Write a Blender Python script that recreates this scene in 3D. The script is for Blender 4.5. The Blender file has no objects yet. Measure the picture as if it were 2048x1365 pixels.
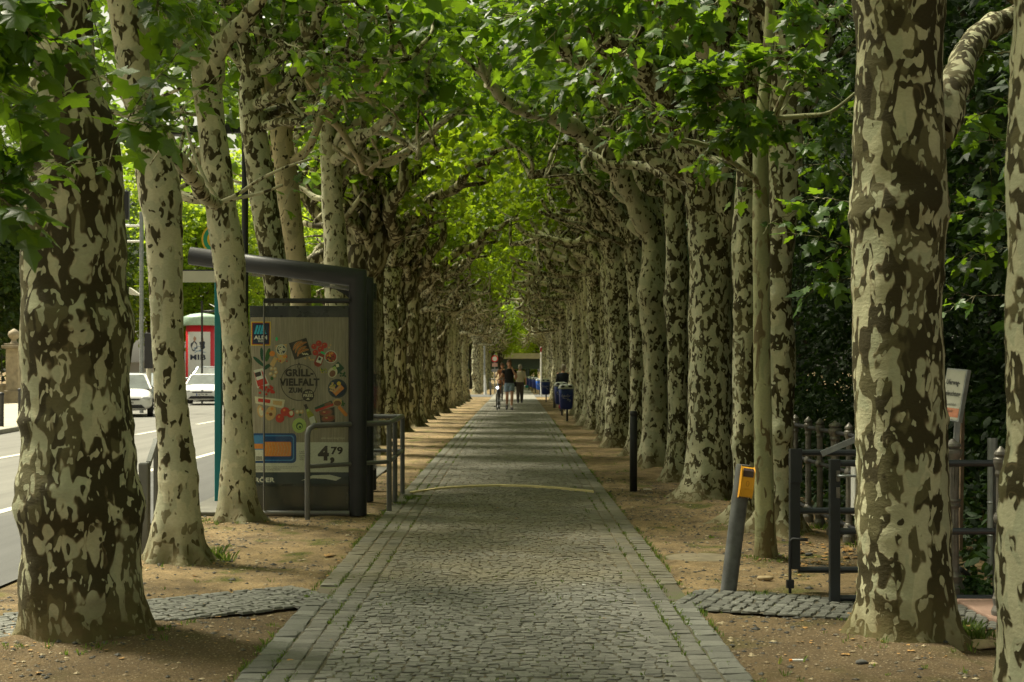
import bpy, math, random
import numpy as np
from mathutils import Vector, Matrix, noise

# ---------------------------------------------------------------- camera model of the place
F = 2844.0; CX = 1024.0; HY = 742.0; H = 1.4
PI = math.pi
def P(x, y, D): return Vector(((x-CX)*D/F, D, H-(y-HY)*D/F))
def GD(y, z=0.0): return (H-z)*F/(y-HY)
def G(x, y, z=0.0):
    D = GD(y, z); return Vector(((x-CX)*D/F, D, z))
def path_cx(D): return -0.09+0.003*max(0.0, D-20.0)

scene = bpy.context.scene
col = scene.collection
ORIG = {}

# ---------------------------------------------------------------- objects
def tag(o, label=None, cat=None, group=None, kind=None):
    if label: o['label'] = label
    if cat: o['category'] = cat
    if group: o['group'] = group
    if kind: o['kind'] = kind
    return o
def thing(name, label, cat, loc=(0, 0, 0), group=None):
    o = bpy.data.objects.new(name, None); col.objects.link(o)
    o.location = loc; o.empty_display_size = 0.2
    ORIG[o.name] = Vector(loc)
    return tag(o, label, cat, group)
def link_mesh(name, me, parent=None):
    o = bpy.data.objects.new(name, me); col.objects.link(o)
    if parent is not None:
        o.parent = parent; ORIG[o.name] = ORIG[parent.name]
    else:
        ORIG[o.name] = Vector((0, 0, 0))
    return o
def frames(pts):
    n = len(pts); T = []
    for i in range(n):
        a = pts[max(0, i-1)]; b = pts[min(n-1, i+1)]
        t = (b-a)
        T.append(t.normalized() if t.length > 1e-9 else Vector((0, 0, 1)))
    ref = Vector((0, 1, 0)) if abs(T[0].y) < 0.9 else Vector((1, 0, 0))
    u = T[0].cross(ref).normalized(); out = []
    for t in T:
        u = (u-t*u.dot(t))
        u = u.normalized() if u.length > 1e-6 else t.orthogonal().normalized()
        out.append((t, u, t.cross(u)))
    return out
class MB:
    def __init__(s): s.v = []; s.f = []; s.m = []; s.s = []
    def add(s, vs, fs, mat=0, smooth=False):
        b = len(s.v); s.v += [tuple(v) for v in vs]
        for f in fs: s.f.append(tuple(b+i for i in f)); s.m.append(mat); s.s.append(smooth)
    def box(s, c, sz, mat=0, rot=None, top=1.0):
        c = Vector(c); x, y, z = sz[0]/2, sz[1]/2, sz[2]/2; vs = []
        for k in (-1, 1):
            q = top if k > 0 else 1.0
            for a, b in ((-1, -1), (1, -1), (1, 1), (-1, 1)):
                p = Vector((a*x*q, b*y*q, k*z))
                if rot is not None: p = rot @ p
                vs.append(c+p)
        s.add(vs, [(3, 2, 1, 0), (4, 5, 6, 7), (0, 1, 5, 4), (1, 2, 6, 5), (2, 3, 7, 6), (3, 0, 4, 7)], mat)
        return s
    def bar(s, a, b, w, h, mat=0, up=(0, 0, 1)):
        a = Vector(a); b = Vector(b); t = (b-a).normalized(); up = Vector(up)
        u = t.cross(up)
        u = u.normalized() if u.length > 1e-5 else Vector((1, 0, 0))
        w2 = u.cross(t).normalized(); vs = []
        for p in (a, b):
            for i, j in ((-1, -1), (1, -1), (1, 1), (-1, 1)): vs.append(p+u*(i*w/2)+w2*(j*h/2))
        s.add(vs, [(3, 2, 1, 0), (4, 5, 6, 7), (0, 1, 5, 4), (1, 2, 6, 5), (2, 3, 7, 6), (3, 0, 4, 7)], mat)
        return s
    def tube(s, pts, r, n=10, mat=0, cap=True, smooth=True):
        pts = [Vector(p) for p in pts]
        R = r if isinstance(r, (list, tuple)) else [r]*len(pts)
        vs = []; fs = []
        for (t, u, w), p, q in zip(frames(pts), pts, R):
            for k in range(n):
                a = 2*PI*k/n; vs.append(p+u*(math.cos(a)*q)+w*(math.sin(a)*q))
        for i in range(len(pts)-1):
            for k in range(n):
                k2 = (k+1) % n; fs.append((i*n+k, i*n+k2, (i+1)*n+k2, (i+1)*n+k))
        s.add(vs, fs, mat, smooth)
        if cap:
            s.add(vs[:n][::-1], [tuple(range(n))], mat); s.add(vs[-n:], [tuple(range(n))], mat)
        return s
    def lathe(s, prof, c, n=16, mat=0, smooth=True, flute=None):
        c = Vector(c); vs = []; fs = []
        for i, (r, z) in enumerate(prof):
            for k in range(n):
                a = 2*PI*k/n; q = r
                if flute and flute[0] < z < flute[1] and k % 2: q = r*0.86
                vs.append(c+Vector((math.cos(a)*q, math.sin(a)*q, z)))
        for i in range(len(prof)-1):
            for k in range(n):
                k2 = (k+1) % n; fs.append((i*n+k, i*n+k2, (i+1)*n+k2, (i+1)*n+k))
        fs.append(tuple(range(n))[::-1]); fs.append(tuple((len(prof)-1)*n+k for k in range(n)))
        s.add(vs, fs, mat, smooth); return s
    def prism(s, poly, vec, mat=0):
        poly = [Vector(p) for p in poly]; vec = Vector(vec); n = len(poly)
        vs = poly+[p+vec for p in poly]
        fs = [tuple(range(n))[::-1], tuple(range(n, 2*n))]
        for k in range(n): k2 = (k+1) % n; fs.append((k, k2, n+k2, n+k))
        s.add(vs, fs, mat); return s
    def ball(s, c, r, mat=0, n=12, m=8, sc=(1, 1, 1)):
        c = Vector(c); vs = []; fs = []
        for i in range(1, m):
            ph = PI*i/m
            for k in range(n):
                a = 2*PI*k/n
                vs.append(c+Vector((math.cos(a)*math.sin(ph)*r*sc[0], math.sin(a)*math.sin(ph)*r*sc[1], math.cos(ph)*r*sc[2])))
        t = len(vs); vs.append(c+Vector((0, 0, r*sc[2]))); vs.append(c-Vector((0, 0, r*sc[2])))
        for i in range(m-2):
            for k in range(n): k2 = (k+1) % n; fs.append((i*n+k, (i+1)*n+k, (i+1)*n+k2, i*n+k2))
        for k in range(n):
            k2 = (k+1) % n; fs.append((t, k, k2)); fs.append((t+1, (m-2)*n+k2, (m-2)*n+k))
        s.add(vs, fs, mat, True); return s
    def text(s, txt, box, mat=0, bold=0.0, plane=None):
        """fit lettering into box (x0,x1,z0,z1) on the plane function plane(x,z)->Vector"""
        cu = bpy.data.curves.new('lettering', 'FONT'); cu.body = txt; cu.offset = bold; cu.resolution_u = 3
        cu.space_character = 1.0+bold*1.5
        ob = bpy.data.objects.new('lettering', cu); col.objects.link(ob)
        dg = bpy.context.evaluated_depsgraph_get()
        me = bpy.data.meshes.new_from_object(ob.evaluated_get(dg))
        bpy.data.objects.remove(ob); bpy.data.curves.remove(cu)
        co = [v.co.copy() for v in me.vertices]; fs = [tuple(p.vertices) for p in me.polygons]
        bpy.data.meshes.remove(me)
        if not co: return s
        x0 = min(c.x for c in co); x1 = max(c.x for c in co); y0 = min(c.y for c in co); y1 = max(c.y for c in co)
        bx0, bx1, bz0, bz1 = box; vs = []
        for c in co:
            vs.append(plane(bx0+(c.x-x0)/(x1-x0)*(bx1-bx0), bz0+(c.y-y0)/(y1-y0)*(bz1-bz0)))
        s.add(vs, fs, mat); return s
    def build(s, name, mats, parent=None, bevel=0, local=False):
        me = bpy.data.meshes.new(name)
        if not isinstance(mats, (list, tuple)): mats = [mats]
        off = ORIG[parent.name] if (parent is not None and not local) else Vector((0, 0, 0))
        vs = s.v if off.length == 0 else [(v[0]-off.x, v[1]-off.y, v[2]-off.z) for v in s.v]
        me.from_pydata(vs, [], s.f)
        for m in mats: me.materials.append(m)
        me.polygons.foreach_set('material_index', s.m)
        me.polygons.foreach_set('use_smooth', s.s); me.update()
        o = link_mesh(name, me, parent)
        if bevel:
            b = o.modifiers.new('bevel', 'BEVEL'); b.width = bevel; b.segments = 2; b.limit_method = 'ANGLE'
        return o
def np_mesh(name, verts, faces, mat, parent=None, smooth=False, origin=None):
    """verts (N,3) float array, faces (M,k) int array"""
    me = bpy.data.meshes.new(name); k = faces.shape[1]; M = len(faces)
    if origin is not None: verts = verts-np.array(origin)[None, :]
    me.vertices.add(len(verts)); me.vertices.foreach_set('co', np.ascontiguousarray(verts, dtype=np.float32).ravel())
    me.loops.add(M*k); me.loops.foreach_set('vertex_index', np.ascontiguousarray(faces, dtype=np.int32).ravel())
    me.polygons.add(M); me.polygons.foreach_set('loop_start', np.arange(0, M*k, k, dtype=np.int32))
    me.polygons.foreach_set('use_smooth', np.full(M, smooth))
    me.update(calc_edges=True)
    for m in (mat if isinstance(mat, (list, tuple)) else [mat]): me.materials.append(m)
    return link_mesh(name, me, parent)
def copy_tree(o, parent=None):
    c = o.copy(); col.objects.link(c)
    if parent is not None: c.parent = parent
    for ch in list(o.children): copy_tree(ch, c)
    return c

# ---------------------------------------------------------------- materials
def nt(name):
    m = bpy.data.materials.new(name); m.use_nodes = True; t = m.node_tree; t.nodes.clear()
    o = t.nodes.new('ShaderNodeOutputMaterial'); b = t.nodes.new('ShaderNodeBsdfPrincipled')
    t.links.new(b.outputs[0], o.inputs[0]); return m, t, b, o
class N:
    def __init__(s, t): s.t = t
    def __call__(s, typ, **kw):
        n = s.t.nodes.new('ShaderNode'+typ)
        for k, v in kw.items():
            if k.startswith('i_'): n.inputs[k[2:].replace('_', ' ')].default_value = v
            else: setattr(n, k, v)
        return n
    def link(s, a, b): s.t.links.new(a, b)
    def noise(s, vec, scale, detail=2.0, rough=0.5, dist=0.0):
        n = s('TexNoise'); n.inputs['Scale'].default_value = scale; n.inputs['Detail'].default_value = detail
        n.inputs['Roughness'].default_value = rough; n.inputs['Distortion'].default_value = dist
        if vec is not None: s.link(vec, n.inputs['Vector'])
        return n.outputs['Fac']
    def ramp(s, fac, stops):
        r = s('ValToRGB'); e = r.color_ramp.elements
        while len(e) > 1: e.remove(e[-1])
        e[0].position = stops[0][0]; e[0].color = c4(stops[0][1])
        for p, c in stops[1:]: q = e.new(p); q.color = c4(c)
        s.link(fac, r.inputs[0]); return r.outputs[0]
    def mix(s, fac, a, b, mode='MIX'):
        m = s('Mix', data_type='RGBA', blend_type=mode)
        for sock, v in ((m.inputs[0], fac), (m.inputs[6], a), (m.inputs[7], b)):
            if hasattr(v, 'links'): s.link(v, sock)
            elif isinstance(v, (int, float)) and sock.type == 'RGBA': sock.default_value = (v, v, v, 1)
            elif isinstance(v, (int, float)): sock.default_value = v
            else: sock.default_value = c4(v)
        return m.outputs[2]
    def math(s, op, a, b=0.0, clamp=False):
        m = s('Math', operation=op, use_clamp=clamp)
        for k, v in enumerate((a, b)):
            if hasattr(v, 'links'): s.link(v, m.inputs[k])
            else: m.inputs[k].default_value = v
        return m.outputs[0]
    def mapping(s, vec, scale=(1, 1, 1), loc=(0, 0, 0)):
        m = s('Mapping'); m.inputs['Scale'].default_value = scale; m.inputs['Location'].default_value = loc
        s.link(vec, m.inputs['Vector']); return m.outputs[0]
    def pos(s): return s('NewGeometry').outputs['Position']
    def bump(s, h, strength=0.3, dist=0.02):
        b = s('Bump'); b.inputs['Strength'].default_value = strength; b.inputs['Distance'].default_value = dist
        s.link(h, b.inputs['Height']); return b.outputs[0]
def c4(c):
    if isinstance(c, (int, float)): return (c, c, c, 1)
    return tuple(c)+(1,) if len(c) == 3 else tuple(c)
def simple(name, color, rough=0.6, metal=0.0, var=0.12, scale=8.0, spec=0.5, bump=0.0):
    m, t, b, o = nt(name); n = N(t); p = n.pos()
    f = n.noise(p, scale, 5, 0.6)
    hi = tuple(min(1, c*(1+var)) for c in color); lo = tuple(c*(1-var) for c in color)
    n.link(n.ramp(f, [(0.3, lo), (0.7, hi)]), b.inputs['Base Color'])
    n.link(n.math('ADD', n.math('MULTIPLY', n.noise(p, scale*3, 4), 0.3), rough-0.15, True), b.inputs['Roughness'])
    b.inputs['Metallic'].default_value = metal; b.inputs['Specular IOR Level'].default_value = spec
    if bump: n.link(n.bump(n.noise(p, scale*5, 4), bump, 0.004), b.inputs['Normal'])
    return m
def bark(name, thr, cream=(0.58, 0.56, 0.385), dark=(0.046, 0.038, 0.015), scale=8.0, mid=(0.17, 0.155, 0.075), zs=0.62, seed=0.0, dots=0.63):
    m, t, b, o = nt(name); n = N(t); p0 = n.pos()
    p = n.mapping(p0, (1, 1, zs), (seed*3.1, seed*1.7, seed))
    # domain warp for torn flake outlines
    w = n('TexNoise'); w.inputs['Scale'].default_value = scale*1.3; w.inputs['Detail'].default_value = 1.5; n.link(p, w.inputs['Vector'])
    wv = n('VectorMath', operation='MULTIPLY_ADD'); n.link(w.outputs['Color'], wv.inputs[0])
    wv.inputs[1].default_value = (0.075, 0.075, 0.075); n.link(p, wv.inputs[2]); q = wv.outputs[0]
    big = n.noise(q, scale*1.55, 1.4, 0.5); e = 0.009
    m1 = n.ramp(big, [(thr-e, 0), (thr+e, 1)])
    d1 = n.ramp(n.noise(q, scale*3.6, 1.0, 0.4), [(dots-e, 0), (dots+e, 1)])           # cream flecks in the dark bark
    d2 = n.ramp(n.noise(n.mapping(q, (1, 1, 1), (5, 3, 1)), scale*2.6, 1.0, 0.4), [(0.335-e, 1), (0.335+e, 0)])   # dark flecks
    mask = n.math('MULTIPLY', n.math('MAXIMUM', m1, d1), n.math('SUBTRACT', 1.0, d2))
    lowf = n.noise(p, scale*0.45, 3, 0.6)
    creamc = n.mix(n.ramp(lowf, [(0.35, 0), (0.68, 1)]), cream, tuple(a*0.62+c*0.25 for a, c in zip(cream, mid)))
    midm = n.ramp(n.noise(n.mapping(q, (1, 1, 1), (9, 2, 4)), scale*0.8, 2.0), [(0.53, 0), (0.55, 1)])
    darkc = n.mix(n.math('MULTIPLY', midm, 0.5), dark, mid)
    grey = n.ramp(n.noise(n.mapping(q, (1, 1, 1), (3, 8, 2)), scale*1.1, 2.0), [(0.50, 0), (0.515, 1)])
    creamc = n.mix(n.math('MULTIPLY', grey, 0.55), creamc, tuple(c_*k_ for c_, k_ in zip(cream, (0.62, 0.68, 0.68))))
    rim = n.ramp(big, [(thr-0.03, 0), (thr-0.006, 1), (thr+0.008, 1), (thr+0.022, 0)])
    colr = n.mix(mask, darkc, creamc)
    colr = n.mix(n.math('MULTIPLY', rim, 0.35), colr, (0.20, 0.15, 0.075))
    fine = n.noise(n.mapping(p0, (1, 1, 1.5)), 50, 4, 0.6)
    colr = n.mix(1.0, colr, n.ramp(fine, [(0.2, 0.84), (0.75, 1.08)]), 'MULTIPLY')
    # soil and moss creeping up the foot of the trunk
    sep = n('SeparateXYZ'); n.link(p0, sep.inputs[0])
    zz = n.math('ADD', sep.outputs[2], n.math('MULTIPLY', n.noise(p0, 7, 4), 0.34))
    foot = n.ramp(zz, [(0.20, 1), (0.50, 0)])
    colr = n.mix(n.math('MULTIPLY', foot, 0.8), colr, n.mix(n.noise(p0, 14, 3), (0.13, 0.085, 0.04), (0.10, 0.10, 0.03)))
    n.link(colr, b.inputs['Base Color']); b.inputs['Roughness'].default_value = 0.78
    b.inputs['Specular IOR Level'].default_value = 0.25
    hgt = n.math('ADD', n.math('MULTIPLY', mask, -0.35), n.math('ADD', n.math('MULTIPLY', fine, 0.5), n.math('MULTIPLY', n.noise(n.mapping(p0, (1, 1, 3)), 7, 2), 0.7)))
    n.link(n.bump(hgt, 0.55, 0.012), b.inputs['Normal'])
    return m
def leafmat(name, dark, light, trans, tfac=0.45, gloss=0.45, yellow=0.04):
    m, t, b, o = nt(name); n = N(t)
    g = n('NewGeometry'); rnd = g.outputs['Random Per Island']
    c = n.ramp(rnd, [(0.0, dark), (0.55, tuple((a+b_)/2 for a, b_ in zip(dark, light))), (0.9, light), (1-yellow, light), (1.0, (light[0]*2.2, light[1]*1.4, light[2]))])
    n.link(c, b.inputs['Base Color']); b.inputs['Roughness'].default_value = gloss
    b.inputs['Specular IOR Level'].default_value = 0.4
    tr = n('BsdfTranslucent'); n.link(n.mix(rnd, trans, tuple(min(1, v*1.35) for v in trans)), tr.inputs['Color'])
    mx = n('MixShader'); mx.inputs[0].default_value = tfac
    n.link(b.outputs[0], mx.inputs[1]); n.link(tr.outputs[0], mx.inputs[2]); n.link(mx.outputs[0], o.inputs[0])
    return m
M = {}
M['bark_a'] = bark('plane_bark', 0.552, cream=(0.54, 0.52, 0.34), scale=7.6, dots=0.605, zs=0.5)
M['bark_b'] = bark('plane_bark_mottled', 0.485, scale=9.5, seed=2.0)
M['bark_c'] = bark('plane_bark_patchy', 0.50, scale=8.0, seed=5.0, dots=0.60)
M['bark_pale'] = bark('plane_bark_pale', 0.405, cream=(0.55, 0.52, 0.36), mid=(0.36, 0.33, 0.20), scale=7.5, seed=3.0)
M['bark_buff'] = bark('plane_bark_buff', 0.33, cream=(0.52, 0.43, 0.27), mid=(0.40, 0.33, 0.2), scale=7.0, seed=6.0)
M['bark_dark'] = bark('plane_bark_dark', 0.535, cream=(0.44, 0.41, 0.26), scale=6.5, seed=7.0, zs=0.36)
M['bark_young'] = bark('young_plane_bark', 0.425, cream=(0.36, 0.36, 0.20), mid=(0.24, 0.24, 0.12), dark=(0.12, 0.095, 0.045), scale=8.0, seed=8.0, zs=0.4)
M['bark_plain'] = simple('plain_bark', (0.07, 0.055, 0.035), 0.85, var=0.4, scale=9, bump=0.6)
M['leaf'] = leafmat('plane_leaf', (0.006, 0.026, 0.004), (0.075, 0.140, 0.008), (0.42, 0.58, 0.02), tfac=0.42)
M['leaf_near'] = leafmat('plane_leaf_near', (0.006, 0.028, 0.005), (0.050, 0.115, 0.012), (0.30, 0.50, 0.02), yellow=0.03, tfac=0.33)
M['leaf_street'] = leafmat('street_leaf', (0.05, 0.11, 0.010), (0.16, 0.235, 0.018), (0.46, 0.60, 0.03), tfac=0.5)
M['leaf_shade'] = leafmat('garden_leaf', (0.012, 0.035, 0.006), (0.045, 0.085, 0.010), (0.14, 0.22, 0.02), tfac=0.3)
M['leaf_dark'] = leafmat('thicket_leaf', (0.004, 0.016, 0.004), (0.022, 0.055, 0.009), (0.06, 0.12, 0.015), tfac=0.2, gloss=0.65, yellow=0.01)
M['ivy'] = leafmat('ivy_leaf', (0.015, 0.05, 0.012), (0.06, 0.12, 0.03), (0.1, 0.2, 0.03), tfac=0.2)
M['grass'] = leafmat('weed_blade', (0.05, 0.09, 0.015), (0.12, 0.18, 0.03), (0.2, 0.3, 0.04), tfac=0.3, gloss=0.6)
M['litter'] = simple('dry_leaf', (0.36, 0.20, 0.06), 0.7, var=0.5, scale=20)
M['steel_dark'] = simple('anthracite_paint', (0.026, 0.027, 0.031), 0.5, var=0.12, scale=4, spec=0.4)
M['steel_grey'] = simple('grey_painted_steel', (0.13, 0.13, 0.125), 0.45, var=0.15, scale=6, spec=0.6)
M['gate_paint'] = simple('blue_black_gate_paint', (0.012, 0.017, 0.022), 0.38, var=0.25, scale=9, spec=0.7)
M['galv'] = simple('galvanised_steel', (0.30, 0.32, 0.33), 0.45, metal=0.5, var=0.2, scale=14)
M['iron'] = simple('weathered_cast_iron', (0.20, 0.185, 0.165), 0.42, metal=0.35, var=0.35, scale=13, bump=0.3)
M['teal'] = simple('teal_paint', (0.0, 0.19, 0.21), 0.45, var=0.08, scale=5)
M['white'] = simple('white_paint', (0.78, 0.78, 0.76), 0.4, var=0.04)
M['offwhite'] = simple('offwhite_board', (0.62, 0.60, 0.50), 0.5, var=0.06)
M['black'] = simple('black_plastic', (0.012, 0.012, 0.013), 0.4, var=0.2)
M['rubber'] = simple('rubber', (0.02, 0.02, 0.02), 0.8, var=0.2)
M['yellow'] = simple('amber_plastic', (0.85, 0.40, 0.015), 0.4, var=0.06, spec=0.6)
M['yellow_paint'] = simple('yellow_paint', (0.80, 0.50, 0.03), 0.45, var=0.06)
M['green_paint'] = simple('green_paint', (0.01, 0.30, 0.17), 0.45, var=0.06)
M['red'] = simple('red_paint', (0.72, 0.015, 0.03), 0.4, var=0.06)
M['blue_bin'] = simple('blue_bin_plastic', (0.006, 0.022, 0.17), 0.35, var=0.15, scale=5)
M['blue_bright'] = simple('bright_blue_bin_plastic', (0.01, 0.09, 0.45), 0.35, var=0.1, scale=5)
M['bin_lid'] = simple('grey_bin_lid', (0.42, 0.45, 0.42), 0.45, var=0.08)
M['glass_dark'] = simple('dark_window_glass', (0.10, 0.12, 0.11), 0.08, var=0.3, scale=2, spec=0.9)
M['car_white'] = simple('white_car_paint', (0.80, 0.80, 0.78), 0.25, var=0.02, spec=0.7)
M['car_grey'] = simple('silver_grey_car_paint', (0.30, 0.34, 0.36), 0.3, metal=0.4, var=0.04)
M['lamp_lens'] = simple('headlamp_lens', (0.55, 0.57, 0.58), 0.1, var=0.2, scale=20, spec=0.9)
M['stone'] = simple('old_sandstone', (0.34, 0.29, 0.20), 0.85, var=0.25, scale=5, bump=0.5)
M['stone_wall'] = simple('garden_wall_stone', (0.26, 0.22, 0.15), 0.9, var=0.35, scale=3, bump=0.5)
M['concrete'] = simple('bridge_concrete', (0.42, 0.38, 0.28), 0.85, var=0.12, scale=1.5)
M['bridge_steel'] = simple('bridge_green_steel', (0.035, 0.06, 0.055), 0.6, var=0.2, scale=1)
M['slab_red'] = simple('red_sandstone_slab', (0.30, 0.19, 0.145), 0.85, var=0.18, scale=6, bump=0.4)
M['kerb'] = simple('kerb_stone', (0.30, 0.29, 0.25), 0.85, var=0.2, scale=7, bump=0.4)
M['plaster'] = simple('pale_plaster', (0.62, 0.60, 0.55), 0.85, var=0.06, scale=1)
M['wood_old'] = simple('weathered_wood', (0.16, 0.11, 0.07), 0.8, var=0.3, scale=15, bump=0.5)
M['skin'] = simple('skin', (0.55, 0.30, 0.20), 0.55, var=0.06)
M['skin_tan'] = simple('tanned_skin', (0.46, 0.23, 0.13), 0.55, var=0.06)
M['hair_brown'] = simple('brown_hair', (0.10, 0.05, 0.025), 0.6, var=0.3, scale=60)
M['hair_grey'] = simple('grey_hair', (0.32, 0.29, 0.24), 0.6, var=0.25, scale=60)
M['cloth_black'] = simple('black_cotton', (0.010, 0.010, 0.012), 0.85, var=0.2, scale=30)
M['cloth_denim'] = simple('light_denim', (0.20, 0.27, 0.34), 0.85, var=0.2, scale=30)
M['cloth_beige'] = simple('beige_cloth', (0.52, 0.47, 0.34), 0.85, var=0.1, scale=20)
M['cloth_brown'] = simple('dark_brown_cloth', (0.065, 0.052, 0.045), 0.85, var=0.15, scale=20)
M['cloth_navy'] = simple('navy_cloth', (0.012, 0.018, 0.035), 0.85, var=0.15, scale=20)
M['cloth_red'] = simple('crimson_cloth', (0.35, 0.01, 0.03), 0.85, var=0.1, scale=20)
M['bag_teal'] = simple('teal_bag_cloth', (0.0, 0.24, 0.26), 0.7, var=0.1)
M['lamp_on'] = None
def emis(name, c, s):
    m = bpy.data.materials.new(name); m.use_nodes = True; t = m.node_tree; b = t.nodes['Principled BSDF']
    b.inputs['Base Color'].default_value = c4(c); b.inputs['Emission Color'].default_value = c4(c); b.inputs['Emission Strength'].default_value = s
    return m
M['lamp_on'] = emis('lit_cycle_lamp', (0.9, 0.93, 1.0), 4.0)
def glass():
    m, t, b, o = nt('shelter_glass'); n = N(t)
    tr = n('BsdfTransparent'); tr.inputs[0].default_value = (0.94, 0.95, 0.94, 1)
    gl = n('BsdfGlossy'); gl.inputs['Roughness'].default_value = 0.05
    fr = n('Fresnel'); fr.inputs[0].default_value = 1.45
    df = n('BsdfDiffuse'); df.inputs[0].default_value = (0.45, 0.47, 0.42, 1)
    m1 = n('MixShader'); n.link(n.math('MULTIPLY', fr.outputs[0], 0.35, True), m1.inputs[0]); n.link(tr.outputs[0], m1.inputs[1]); n.link(gl.outputs[0], m1.inputs[2])
    m2 = n('MixShader')
    d = n.ramp(n.noise(n.pos(), 5, 5, 0.65), [(0.5, 0.0), (0.75, 0.03)]); n.link(d, m2.inputs[0])
    n.link(m1.outputs[0], m2.inputs[1]); n.link(df.outputs[0], m2.inputs[2]); n.link(m2.outputs[0], o.inputs[0])
    return m
M['glass'] = glass()
def sand():
    m, t, b, o = nt('sandy_soil'); n = N(t); p = n.pos()
    big = n.noise(p, 0.9, 5, 0.6); med = n.noise(p, 6, 5, 0.65); fine = n.noise(p, 70, 4, 0.7)
    c = n.mix(n.ramp(n.math('ADD', n.math('MULTIPLY', big, 0.6), n.math('MULTIPLY', med, 0.4)), [(0.40, 0), (0.60, 1)]), (0.110, 0.083, 0.050), (0.315, 0.228, 0.122))
    c = n.mix(n.ramp(n.noise(n.mapping(p, (1, 1, 1), (7, 2, 0)), 2.3, 4), [(0.56, 0), (0.68, 1)]), c, (0.10, 0.105, 0.03))
    # soil colour darkens towards the viewpoint
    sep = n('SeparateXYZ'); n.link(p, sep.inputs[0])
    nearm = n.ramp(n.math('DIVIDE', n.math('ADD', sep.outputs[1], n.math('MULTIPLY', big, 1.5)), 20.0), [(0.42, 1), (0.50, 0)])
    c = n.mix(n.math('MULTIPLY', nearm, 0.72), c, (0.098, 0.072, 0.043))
    v = n('TexVoronoi'); v.inputs['Scale'].default_value = 55; n.link(p, v.inputs['Vector'])
    peb = n.ramp(v.outputs['Distance'], [(0.22, 1), (0.32, 0)])
    rare = n.ramp(v.outputs['Color'], [(0.50, 0), (0.54, 1)])
    c = n.mix(n.math('MULTIPLY', peb, rare), c, n.mix(fine, (0.10, 0.09, 0.07), (0.42, 0.34, 0.22)))
    c = n.mix(1.0, c, n.ramp(fine, [(0.25, 0.50), (0.72, 1.35)]), 'MULTIPLY')
    n.link(c, b.inputs['Base Color']); b.inputs['Roughness'].default_value = 0.95; b.inputs['Specular IOR Level'].default_value = 0.1
    h = n.math('ADD', n.math('MULTIPLY', fine, 0.9), n.math('ADD', n.math('MULTIPLY', med, 1.6), n.math('MULTIPLY', peb, 0.5)))
    n.link(n.bump(h, 0.6, 0.02), b.inputs['Normal']); return m
M['sand'] = sand()
def sett(name, a, bcol, dusty=True):
    m, t, b, o = nt(name); n = N(t); p = n.pos(); g = n('NewGeometry')
    c = n.ramp(g.outputs['Random Per Island'], [(0, tuple(x*0.78 for x in a)), (0.5, a), (1, tuple(x*1.25 for x in a))])
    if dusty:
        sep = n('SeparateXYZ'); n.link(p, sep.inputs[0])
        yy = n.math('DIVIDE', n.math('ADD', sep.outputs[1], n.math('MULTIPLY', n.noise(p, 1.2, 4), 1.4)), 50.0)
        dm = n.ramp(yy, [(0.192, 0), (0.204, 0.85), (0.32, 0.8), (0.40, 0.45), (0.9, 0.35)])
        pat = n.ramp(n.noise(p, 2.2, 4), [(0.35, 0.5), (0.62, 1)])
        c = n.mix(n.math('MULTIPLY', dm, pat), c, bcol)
    c = n.mix(1.0, c, n.ramp(n.noise(p, 60, 4, 0.7), [(0.25, 0.72), (0.75, 1.15)]), 'MULTIPLY')
    c = n.mix(1.0, c, n.ramp(n.noise(p, 1.6, 5, 0.6), [(0.3, 0.80), (0.7, 1.12)]), 'MULTIPLY')
    n.link(c, b.inputs['Base Color']); b.inputs['Roughness'].default_value = 0.68; b.inputs['Specular IOR Level'].default_value = 0.35
    n.link(n.bump(n.noise(p, 40, 4, 0.6), 0.5, 0.006), b.inputs['Normal']); return m
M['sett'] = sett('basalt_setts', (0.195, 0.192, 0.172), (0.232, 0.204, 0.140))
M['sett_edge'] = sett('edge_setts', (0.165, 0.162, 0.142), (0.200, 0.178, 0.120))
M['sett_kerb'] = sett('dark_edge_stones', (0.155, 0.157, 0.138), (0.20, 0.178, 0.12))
def joints():
    m, t, b, o = nt('joint_soil'); n = N(t); p = n.pos()
    c = n.mix(n.ramp(n.noise(p, 3.5, 5, 0.7), [(0.52, 0), (0.64, 1)]), (0.105, 0.092, 0.062), (0.09, 0.11, 0.035))
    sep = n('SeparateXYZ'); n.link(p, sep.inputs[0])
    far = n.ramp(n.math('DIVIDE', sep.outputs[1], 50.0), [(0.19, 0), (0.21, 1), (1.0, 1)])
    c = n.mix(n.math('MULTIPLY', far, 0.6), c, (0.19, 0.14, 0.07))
    n.link(c, b.inputs['Base Color']); b.inputs['Roughness'].default_value = 0.95
    n.link(n.bump(n.noise(p, 60, 4, 0.7), 0.5, 0.008), b.inputs['Normal']); return m
M['joint'] = joints()
def asphalt():
    m, t, b, o = nt('asphalt'); n = N(t); p = n.pos()
    sep = n('SeparateXYZ'); n.link(p, sep.inputs[0])
    lane = n.ramp(n.math('ADD', n.math('MULTIPLY', sep.outputs[0], -0.1), n.math('MULTIPLY', n.noise(p, 0.8, 3), 0.03)), [(0.50, 0), (0.54, 1)])
    c = n.mix(lane, (0.085, 0.085, 0.082), (0.165, 0.16, 0.14))
    c = n.mix(1.0, c, n.ramp(n.noise(n.mapping(p, (2.5, 0.12, 1)), 1.5, 5, 0.6), [(0.3, 0.75), (0.7, 1.1)]), 'MULTIPLY')
    c = n.mix(1.0, c, n.ramp(n.noise(p, 90, 3, 0.7), [(0.3, 0.82), (0.7, 1.12)]), 'MULTIPLY')
    n.link(c, b.inputs['Base Color']); b.inputs['Roughness'].default_value = 0.85
    n.link(n.bump(n.noise(p, 90, 3), 0.3, 0.004), b.inputs['Normal']); return m
M['asphalt'] = asphalt()
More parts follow.
